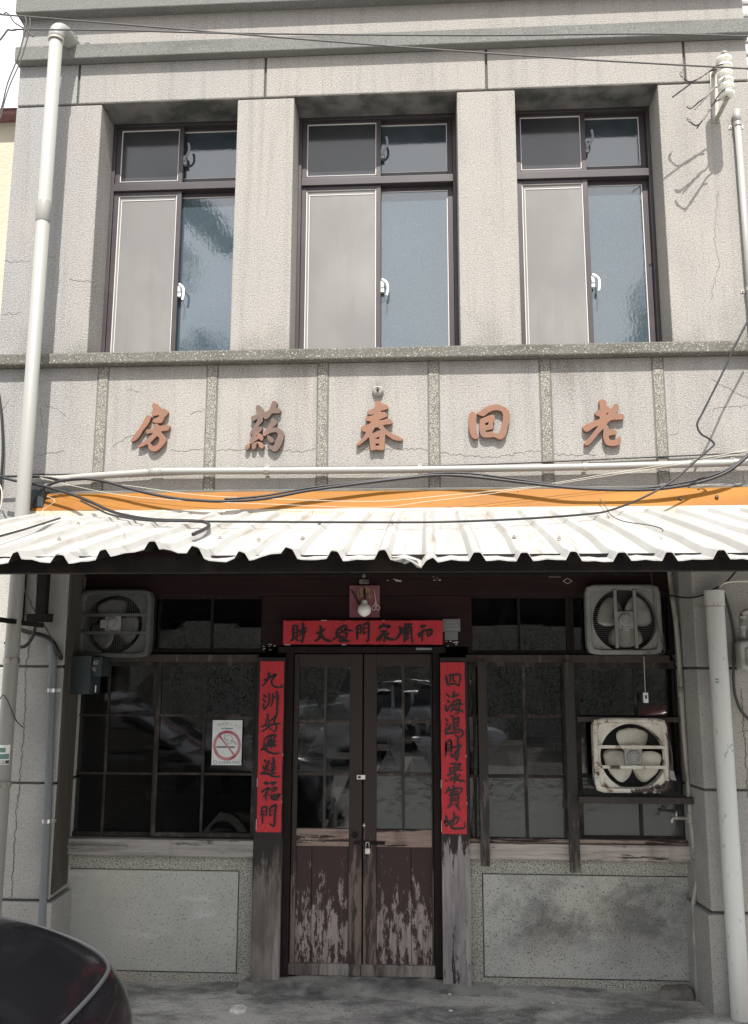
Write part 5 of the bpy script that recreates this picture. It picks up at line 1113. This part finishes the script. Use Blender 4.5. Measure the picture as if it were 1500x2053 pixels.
# ================================================================ CABLES
def on_sheet(px, py, lift=.036):
    d = fw + RT*((px-750)/F) - UP*((py-1026.5)/F); m_ = (zF-zA)/(FY-AY)
    t = (zA+m_*(CAM.y-AY)+lift-CAM.z)/(d.z-m_*d.y); return CAM+d*t
s3 = lambda x, y: on_sheet(x/2, 700+y/2); s4 = lambda x, y: on_sheet(750+x/2, 600+y/2)
k3 = lambda x, y, Y_: at(x/2, 700+y/2, Y_); k4 = lambda x, y, Y_: at(750+x/2, 600+y/2, Y_)
P = [k3(118, 645, -.12), k3(150, 580, -.10), k3(220, 535, -.10), k3(330, 520, -.10), k3(430, 533, -.11), k3(560, 570, -.13), k3(700, 598, -.15), k3(800, 607, -.16), k3(900, 610, -.16), k3(1060, 600, -.15), k3(1250, 565, -.13), k3(1500, 532, -.10), k4(150, 715, -.09), k4(270, 705, -.09), k4(400, 712, -.10), k4(600, 735, -.12), k4(800, 757, -.14), k4(1000, 765, -.14), k4(1150, 760, -.13), k4(1300, 735, -.12), k4(1420, 690, -.11), k4(1520, 610, -.10)]
wire_thing('black_cable', 'thick black cable looping along over the orange flashing', 'cable', P, .0085, cable_m)
P2 = [p_+Vector((0, .004, .012+.006*math.sin(i*1.3))) for i, p_ in enumerate(P[8:])]
wire_thing('black_cable', 'second thinner black cable riding just above the thick one', 'cable', P2, .006, cable_m)
wire_thing('black_cable', 'black cable drooping over the sheet to a hooked loose end', 'cable', [k3(10, 515, -.12), k3(95, 535, -.12), k3(170, 548, -.13), k3(280, 580, -.16), k3(370, 615, -.22), s3(460, 655), s3(600, 682), s3(760, 688), s3(820, 693), s3(838, 708), s3(815, 725), s3(775, 742)], .0085, cable_m)
wire_thing('dangling_wire', 'dark wire kinked on the right wall then lying level across the awning', 'wire', [k3(325, 608, -.2), k3(390, 640, -.27), s3(450, 665), s3(580, 686), s3(750, 690), s3(1000, 692), s3(1500, 694), s4(300, 892), s4(600, 880), s4(850, 862), s4(950, 845), k4(1080, 795, -.24), k4(1200, 725, -.21), k4(1300, 640, -.2), k4(1352, 595, -.2), k4(1364, 580, -.2), k4(1345, 560, -.2), k4(1310, 538, -.2), k4(1296, 500, -.2), k4(1320, 450, -.2), k4(1400, 290, -.2), k4(1450, 180, -.2), k4(1530, 30, -.2)], .0055, cable_m, ns=8)
wire_thing('thin_wire', 'short thin dark wire lying on the near end of the sheet', 'wire', [s3(-60, 768), s3(0, 750), s3(100, 722), s3(240, 678)], .005, cable_m)
wire_thing('thin_wire', 'thin black wire fixed just above the long conduit', 'wire', [at(45, 951, -.012), at(190, 950, -.012), at(500, 938, -.012), at(750, 936, -.012), at(1000, 930, -.012), at(1250, 919, -.012), at(1500, 908, -.012), at(1600, 905, -.012)], .004, cable_m)
wire_thing('nylon_string', 'pale string slanting from the conduit over the orange flashing, upper strand', 'cord', [k3(95, 503, -.08), k3(300, 520, -.09), k3(520, 548, -.12), k3(800, 585, -.14), k3(1100, 600, -.15), k3(1500, 610, -.16), k4(300, 785, -.15), k4(600, 755, -.12), k4(1000, 690, -.1), k4(1300, 640, -.1), k4(1520, 600, -.1)], .0014, string_m)
wire_thing('nylon_string', 'pale string slanting from the conduit over the orange flashing, lower strand', 'cord', [k3(140, 508, -.08), k3(280, 545, -.11), k3(520, 590, -.15), k3(800, 610, -.16), k3(1100, 622, -.17), k3(1500, 635, -.17), k4(200, 812, -.16), k4(500, 775, -.14), k4(1000, 698, -.11), k4(1300, 648, -.11), k4(1520, 612, -.1)], .0012, string_m)
wire_thing('nylon_string', 'thin pale tangled string fallen on the awning beside the black loop', 'cord', [k3(190, 590, -.14), k3(220, 610, -.2), s3(170, 650), s3(260, 665), s3(330, 690), s3(420, 665), s3(480, 700), s3(500, 730)], .0012, string_m)
wire_thing('thin_wire', 'curled thin wire with a stub end on the awning by the right bolts', 'wire', [k4(905, 800, -.12), k4(935, 840, -.2), s4(950, 865), s4(1000, 890), s4(1100, 905), s4(1150, 918), s4(1158, 930)], .0025, wire_m)
# overhead lines
wire_thing('overhead_line', 'dark overhead wire slanting down across the cornice toward the insulators', 'wire', [at(-60, 25, -2.6), at(50, 33, -2.6), at(425, 64, -2.6), at(750, 90, -2.6), at(1130, 117, -2.6), at(1560, 141, -2.6)], 0.00252, wire_m)
wire_thing('overhead_line', 'dark overhead wire crossing nearly level over the downpipe elbow', 'wire', [at(28, 59, -2.6), at(240, 61, -2.6), at(425, 66, -2.6), at(750, 70, -2.6), at(1000, 71, -2.6), at(1300, 68, -2.6), at(1560, 75, -2.6)], 0.00252, wire_m)
wire_thing('overhead_line', 'wire hanging from the twisted ends down the sky corner, outer strand', 'wire', [at(50, 33, -2.6), at(53, 45, -2.6), at(48, 70, -2.6), at(36, 115, -2.6), at(16, 165, -2.6), at(6, 205, -2.6), at(-6, 250, -2.6)], 0.00224, wire_m)
wire_thing('overhead_line', 'wire hanging from the twisted ends down the sky corner, inner strand', 'wire', [at(60, 36, -2.6), at(60, 55, -2.6), at(50, 95, -2.6), at(38, 130, -2.6), at(20, 170, -2.6), at(9, 205, -2.6), at(0, 240, -2.6)], 0.00196, wire_m)
wire_thing('wire_end', 'twisted loose wire end sticking out before the parapet corner', 'wire', [at(-10, 22, -2.6), at(6, 29, -2.6), at(12, 25, -2.6), at(20, 31, -2.6), at(28, 44, -2.6), at(40, 52, -2.6), at(52, 60, -2.6), at(67, 74, -2.6)], 0.00224, wire_m)
wire_thing('wire_end', 'bent wire end turning down at the end of the level overhead wire', 'wire', [at(34, 59, -2.6), at(24, 61, -2.6), at(16, 60, -2.6), at(8, 70, -2.6), at(0, 80, -2.6), at(-10, 86, -2.6)], 0.00280, wire_m)
wire_thing('wire_bundle', 'dark cable hanging along the wall at the far left edge', 'cable', [at(-2, 790, -.03), at(3, 830, -.03), at(6, 900, -.03), at(2, 960, -.03), at(-4, 1010, -.03)], .008, cable_m)
wire_thing('wire_bundle', 'pale cables bunched between the neighbour and the downpipe', 'cable', [at(-4, 965, -.1), at(4, 985, -.1), at(3, 1010, -.1), at(-3, 1030, -.1)], .004, string_m)
wire_thing('wire_bundle', 'dark cable crossing behind the downpipe beside the flashing', 'cable', [at(-20, 957, -.08), at(25, 955, -.08), at(90, 957, -.08), at(130, 965, -.1)], .007, cable_m)

# ================================================================ things on the ground
p = atz(478, 2022, .012); q = MB(); q.lathe([(.0001, -.02), (.044, -.02), (.044, .0), (.038, .006), (.034, .004), (.024, .006), (.020, .004), (.0001, .006)], p, (0, 0, 1), 28)
tag(q.build('drain_cover', iron_m, None, org=p), 'small round pale drain cover set in the concrete', 'drain cover')
for a, b, s_, lab in ((765, 1981, .005, 'tiny white scrap near the door threshold'), (902, 1994, .007, 'white scrap at the foot of the violet-stained jamb'), (904, 2027, .011, 'flat white paper scrap on open concrete'), (1109, 2012, .006, 'tiny white scrap before the right dado')):
    p = atz(a, b, .014); q = MB(); q.hexa([(p.x-s_, p.y-s_*.6, p.z), (p.x+s_, p.y-s_*.4, p.z), (p.x+s_*.8, p.y+s_*.6, p.z), (p.x-s_, p.y+s_*.5, p.z)], [(p.x-s_*.9, p.y-s_*.5, p.z+.004), (p.x+s_*.9, p.y-s_*.4, p.z+.006), (p.x+s_*.8, p.y+s_*.6, p.z+.003), (p.x-s_*.9, p.y+s_*.5, p.z+.005)])
    tag(q.build('paper_scrap', debris_m, None, org=p), lab, 'litter')
p = atz(1355, 2005, .0); q = MB(); q.hexa([(p.x-.10, p.y-.03, -.01), (p.x+.10, p.y-.03, -.01), (p.x+.10, p.y+.09, -.01), (p.x-.06, p.y+.09, -.01)], [(p.x-.08, p.y-.01, .05), (p.x+.09, p.y-.01, .055), (p.x+.09, p.y+.08, .06), (p.x-.05, p.y+.08, .05)])
tag(q.build('stone_block', brick_m, None, org=p, bevel=.012), 'rough grey stone wedged at the right pilaster foot', 'stone')

# ================================================================ PARKED CARS
def make_car(label, paint, loc, rz):
    """nose towards local +x, x=0 at the nose, centre line y=0, ground z=0"""
    t = thing('parked_car', label, 'car', (0, 0, 0), 'cars parked along the street'); L_ = 4.45
    #      s (back from nose), half width, deck height, crown
    st = [(.0, .56, .64, .0), (.015, .66, .72, .0), (.05, .73, .80, .0), (.12, .785, .86, .004), (.25, .82, .91, .01), (.45, .84, .955, .016), (.8, .85, 1.0, .02), (1.15, .855, 1.03, .02), (1.5, .86, 1.04, .01), (2.2, .865, 1.04, 0), (3.2, .865, 1.04, 0), (3.7, .85, 1.04, .02), (4.1, .82, .99, .02), (4.32, .76, .94, .01), (4.42, .70, .84, 0), (4.45, .62, .70, 0)]
    q = MB(); ny_ = 21; rings = []
    for s_, hw_, dk, cr_ in st:
        ring = []
        zb_ = .20+.10*max(0, 1-s_/.25)+.08*max(0, (s_-4.2)/.25)
        sec = []
        # right bottom -> shoulder -> across top -> left
        side = [(1.0*.93, zb_), (.985, zb_+.14), (1.0, zb_+(dk-zb_)*.45), (.995, zb_+(dk-zb_)*.68), (.975, zb_+(dk-zb_)*.82), (.935, zb_+(dk-zb_)*.92), (.86, zb_+(dk-zb_)*.975)]
        for f_, z_ in side: sec.append((-hw_*f_, z_))
        for k in range(1, 12):
            f_ = -.86+1.72*k/12; sec.append((hw_*f_, dk+cr_*(1-(f_/.86)**2)+.012*(1-(abs(f_)/.86)**6)-.012*0))
        for f_, z_ in reversed(side): sec.append((hw_*f_, z_))
        for y_, z_ in sec: ring.append(len(q.v)); q.v.append(Vector((-s_-(.10*(y_/.8)**2*max(0, 1-s_/.8)), y_, z_)))
        rings.append(ring)
    for A_, B_ in zip(rings, rings[1:]):
        for i in range(len(A_)-1): q.face((A_[i], A_[i+1], B_[i+1], B_[i]))
        q.face((A_[-1], A_[0], B_[0], B_[-1]))
    q.face(rings[0]); q.face(list(reversed(rings[-1])))
    body = q.build('body', paint, t, smooth=True); md = body.modifiers.new('sub', 'SUBSURF'); md.levels = 2; md.render_levels = 2
    # cabin: glass lofted, roof panel
    cab = [(1.25, .70, .99, .72, .97), (1.95, .66, 1.36, .70, .98), (2.25, .62, 1.44, .70, .98), (3.0, .60, 1.45, .70, .98), (3.4, .60, 1.38, .69, .98), (4.0, .64, 1.03, .68, .99)]
    q = MB(); rings = []
    for s_, hwt, zt_, hwb, zb_ in cab:
        ring = []
        for f_ in (-1, -.97, -.85, -.5, 0, .5, .85, .97, 1):
            if abs(f_) == 1: y_, z_ = f_*hwb, zb_
            else: y_, z_ = hwt*f_, zt_-(.03 if abs(f_) > .95 else 0)+.012*(1-f_*f_)
            ring.append(len(q.v)); q.v.append(Vector((-s_, y_, z_)))
        rings.append(ring)
    for A_, B_ in zip(rings, rings[1:]):
        for i in range(len(A_)-1): q.face((A_[i], A_[i+1], B_[i+1], B_[i]))
    q.build('cabin_glass', car_glass, t, smooth=True)
    q = MB()
    for A_ in range(4):
        for B_ in range(1): pass
    rf = [(1.93, .655, 1.372), (2.25, .625, 1.45), (2.65, .61, 1.465), (3.0, .605, 1.462), (3.42, .60, 1.392)]
    rr_ = []
    for s_, h_, z_ in rf: rr_.append([len(q.v)+i for i in range(7)]); q.v += [Vector((-s_, h_*f_, z_+.018*(1-f_*f_)-(.02 if abs(f_) == 1 else 0))) for f_ in (-1, -.8, -.4, 0, .4, .8, 1)]
    for A_, B_ in zip(rr_, rr_[1:]):
        for i in range(6): q.face((A_[i], A_[i+1], B_[i+1], B_[i]))
    for sgn in (-1, 1):
        for P_ in ([(1.25, .715, .99), (1.95, .668, 1.37)], [(2.75, .71, .985), (2.72, .63, 1.45)], [(3.42, .615, 1.39), (4.02, .665, 1.02)]): q.tube([(-s_, sgn*y_, z_) for s_, y_, z_ in P_], .03, 6)
    q.build('roof', paint, t, smooth=True, solid=.01)
    # bonnet shut line: a shallow grey rubber lip along the bonnet's front edge and sides
    return t, q
def finish_car(t, paint, shut):
    for sx_ in (-.78, -3.55):
        for sy_ in (-1, 1):
            w_ = MB(); w_.lathe([(.17, -.09), (.30, -.10), (.315, -.06), (.315, .06), (.30, .10), (.17, .09)], (sx_, sy_*.76, .315), (0, 1, 0), 28); wo = w_.build('wheel', rubber_m, t, bevel=.01)
            w_ = MB(); w_.lathe([(.0001, .02), (.05, .03), (.17, .0), (.19, .055), (.20, .08), (.19, .085), (.0001, .04)], (sx_, sy_*.78, .315), (0, sy_, 0), 24); w_.build('rim', chrome_m, wo)
    for sy_ in (-1, 1):
        l_ = MB(); l_.hexa([(-.13, sy_*.46, .60), (-.30, sy_*.735, .60), (-.42, sy_*.735, .62), (-.3, sy_*.46, .62)], [(-.15, sy_*.46, .71), (-.30, sy_*.745, .72), (-.42, sy_*.745, .72), (-.3, sy_*.46, .71)]); l_.build('headlight', lamp_m, t, bevel=.02)
        l_ = MB(); l_.box(-4.41, -4.30, sy_*.50-.12, sy_*.50+.12, .66, .80); l_.build('tail_light', M('tail_lens', (.3, .01, .01), .2), t, bevel=.02)
        m_ = MB(); m_.box(-1.62, -1.50, sy_*.88, sy_*1.0, .98, 1.08) if sy_ > 0 else m_.box(-1.62, -1.50, -1.0, -.88, .98, 1.08); m_.build('wing_mirror', paint, t, bevel=.03)
    l_ = MB(); l_.box(-.09, .0, -.32, .32, .40, .50); l_.build('grille', trim_m, t, bevel=.02)
    return t
from mathutils.bvhtree import BVHTree
def add_shut(t, m=trim_m):
    body = [c_ for c_ in t.children if c_.name.startswith('body')][0]
    dg = bpy.context.evaluated_depsgraph_get(); dg.update(); ev = body.evaluated_get(dg); me = ev.to_mesh()
    bv = BVHTree.FromPolygons([v.co for v in me.vertices], [p_.vertices for p_ in me.polygons])
    pts = []
    P = [(-1.25, -.78), (-.9, -.765), (-.55, -.745), (-.30, -.715), (-.17, -.63), (-.115, -.42), (-.095, 0), (-.115, .42), (-.17, .63), (-.30, .715), (-.55, .745), (-.9, .765), (-1.25, .78)]
    for v in smoothpts([(x, y, 0) for x, y in P], 6):
        h = bv.ray_cast(Vector((v.x, v.y, 2)), Vector((0, 0, -1)))
        if h[0] is not None: pts.append(h[0]+h[1]*.0015)
    ev.to_mesh_clear()
    MB().tube(pts, .0065, 6).build('bonnet_edge', m, t, smooth=True)
shut_m = M('bonnet_edge_trim', (.045, .046, .05), .65, spec=.2)
car, _ = make_car('black car with a rounded bonnet parked nose-in before the left pilaster', car_black, None, 0)
add_shut(car, shut_m); finish_car(car, car_black, None)
CARX, CARY = -.80, -2.80
car.location = (CARX, CARY, 0); car.rotation_euler = (0, 0, math.radians(0))
def recolor(src, paint, loc, rz, label):
    c_ = copy_tree(src); c_.location = loc; c_.rotation_euler = (0, 0, rz); c_['label'] = label
    for ch_ in c_.children:
        if ch_.type == 'MESH' and ch_.data.materials and ch_.data.materials[0] == car_black:
            ch_.data = ch_.data.copy(); ch_.data.materials[0] = paint
    return c_
recolor(car, car_silver, (-3.2, -10.6, 0), math.pi, 'silver car parked across the road, seen mirrored in the shop windows')
recolor(car, car_red, (4.0, -10.6, 0), math.pi, 'red car parked across the road, seen mirrored in the right shop windows')

# ================================================================ NEIGHBOURS
xn = X(27, 400, .6)
nb = thing('neighbour_house', 'cream stuccoed house with a faded red roof edge just beyond the downpipe', 'building', (xn-2, .6, 0))
ztop = Z(10, 246, .6); q = MB(); q.box(XL-5, XL-.02, .6, 6, -.05, ztop); q.build('wall', cream_m, nb)
q = MB(); q.box(XL-5, XL-.04, .5, 6.2, ztop+.002, ztop+.03); q.hexa([(XL-5, .48, ztop+.031), (XL-.05, .48, ztop+.031), (XL-.05, 6.2, ztop+.031), (XL-5, 6.2, ztop+.031)], [(XL-5, .9, ztop+.30), (XL-.05, .9, ztop+.30), (XL-.05, 5, ztop+.6), (XL-5, 5, ztop+.6)]); q.build('roof', roofred_m, nb)
x0, x1, z0, z1 = rect(-70, 1118, 13, 1213, .1)
sg = thing('signboard', 'cream signboard with dark lettering at the neighbour front, cut by the downpipe', 'signboard', (x0, .1, z0))
MB().box(x0, x1, .1, .14, z0, z1).build('board', signb_m, sg, bevel=.004)
p = at(8, 1178, .1); text('81-', (p.x, p.z), .06, prblk, sg, .098, bold=.001); p = at(7, 1160, .1); text('11', (p.x, p.z), .05, prblk, sg, .098)
p = at(6, 1135, .1); text('乙', (p.x, p.z), .09, prblk, sg, .098)
xw = XR+.03
nr_ = thing('neighbour_building', 'tall building clad in white and grey horizontal siding behind the right parapet corner', 'building', (xw+2, .6, 0))
MB().box(xw, xw+5, .62, 7, -.05, 8.5).build('wall', siding_g, nr_)
q = MB(); z = 3.0; k = 0
while z < 8.4: q.box(xw-.012+.0*(k % 2), xw+5, .59, .619, z, z+.055); z += .098; k += 1
q.build('siding', siding_w, nr_)

# ================================================================ ACROSS THE STREET (seen mirrored in the glass)
def leaf_cloud(q, c, rad, n, s, rr_):
    for i in range(n):
        while True:
            d = Vector((rr_.uniform(-1, 1), rr_.uniform(-1, 1), rr_.uniform(-1, 1)))
            if .25 < d.length < 1: break
        p_ = Vector(c)+Vector((d.x*rad[0], d.y*rad[1], d.z*rad[2])); a = Vector((rr_.uniform(-1, 1), rr_.uniform(-1, 1), rr_.uniform(-1, 1))).normalized(); b = a.orthogonal().normalized(); e = s*rr_.uniform(.6, 1.3)
        q.cur = rr_.randint(0, 1); q.poly([p_-a*e, p_+b*e*.5, p_+a*e, p_-b*e*.5])
def tree(x, y, h, rad, label, seed, n=1500, extra=()):
    rr_ = random.Random(seed); t = thing('street_tree', label, 'tree', (x, y, 0), 'trees across the street')
    q = MB(); tips = []; q.tube([(x, y, -.1), (x+.1, y, h*.25), (x-.05, y+.1, h*.5), (x+.1, y, h*.8)], [.18, .14, .10, .05], 10)
    for k in range(7):
        z = h*(.35+.08*k); a = k*2.4; e = (x+math.cos(a)*rad*.8, y+math.sin(a)*rad*.8, z+rad*.5); q.tube([(x, y, z), ((x+e[0])/2, (y+e[1])/2, z+rad*.15), e], [.06, .045, .02], 6); tips.append(e)
    q.build('trunk', bark_m, t, smooth=True)
    q = MB()
    for e in tips+[(x, y, h)]: leaf_cloud(q, e, (rad*.62, rad*.62, rad*.5), n*2//8, .085, rr_)
    for ex, ez, er in extra: leaf_cloud(q, (ex, y, ez), (er, er, er*.9), int(900*er*er)+60, .085, rr_)
    q.build('crown', [leafA, leafB], t)
tree(6.1, -10.8, 8.6, 2.0, 'leafy tree across the road mirrored in the right upstairs window', 1, extra=((4.75, 6.6, 1.2), (4.75, 7.6, 1.1), (4.9, 8.5, 1.0), (5.15, 9.3, .9), (5.6, 9.8, .8)))
tree(-5.2, -10.8, 9.6, 1.2, 'slim tree across the road mirrored in the left upstairs window', 2, 900, extra=((-4.95, 10.9, .42), (-4.6, 10.75, .36), (-4.3, 10.45, .32), (-4.0, 10.1, .28), (-3.8, 9.95, .2)))
tree(-8.5, -12.5, 6.0, 2.2, 'spreading tree across the road toward the left', 3, 1000)
tree(10.5, -12.5, 6.5, 2.4, 'spreading tree across the road toward the right', 4, 1000)
q = MB(); rr_ = random.Random(9)
for i in range(30): leaf_cloud(q, (-15+i*1.05, -13.4+rr_.uniform(-.3, .3), 1.3+rr_.uniform(-.3, .6)), (.95, .7, 1.4), 1500, .034, rr_)
tag(q.build('hedge', [leafA, leafB], None, org=(0, -13.4, 0)), 'dark hedge along the far side of the road', 'hedge', kind='stuff')
ho = thing('opposite_house', 'pale low house behind the hedge across the road', 'building', (0, -17, 0))
q = MB(); q.box(-9, 9, -21, -17, -.05, 4.0); q.build('wall', white_wall, ho)
q = MB(); q.hexa([(-9.4, -21.4, 4.002), (9.4, -21.4, 4.002), (9.4, -16.6, 4.002), (-9.4, -16.6, 4.002)], [(-9, -19.3, 5.2), (9, -19.3, 5.2), (9, -19, 5.2), (-9, -19, 5.2)]); q.build('roof', roofred_m, ho)
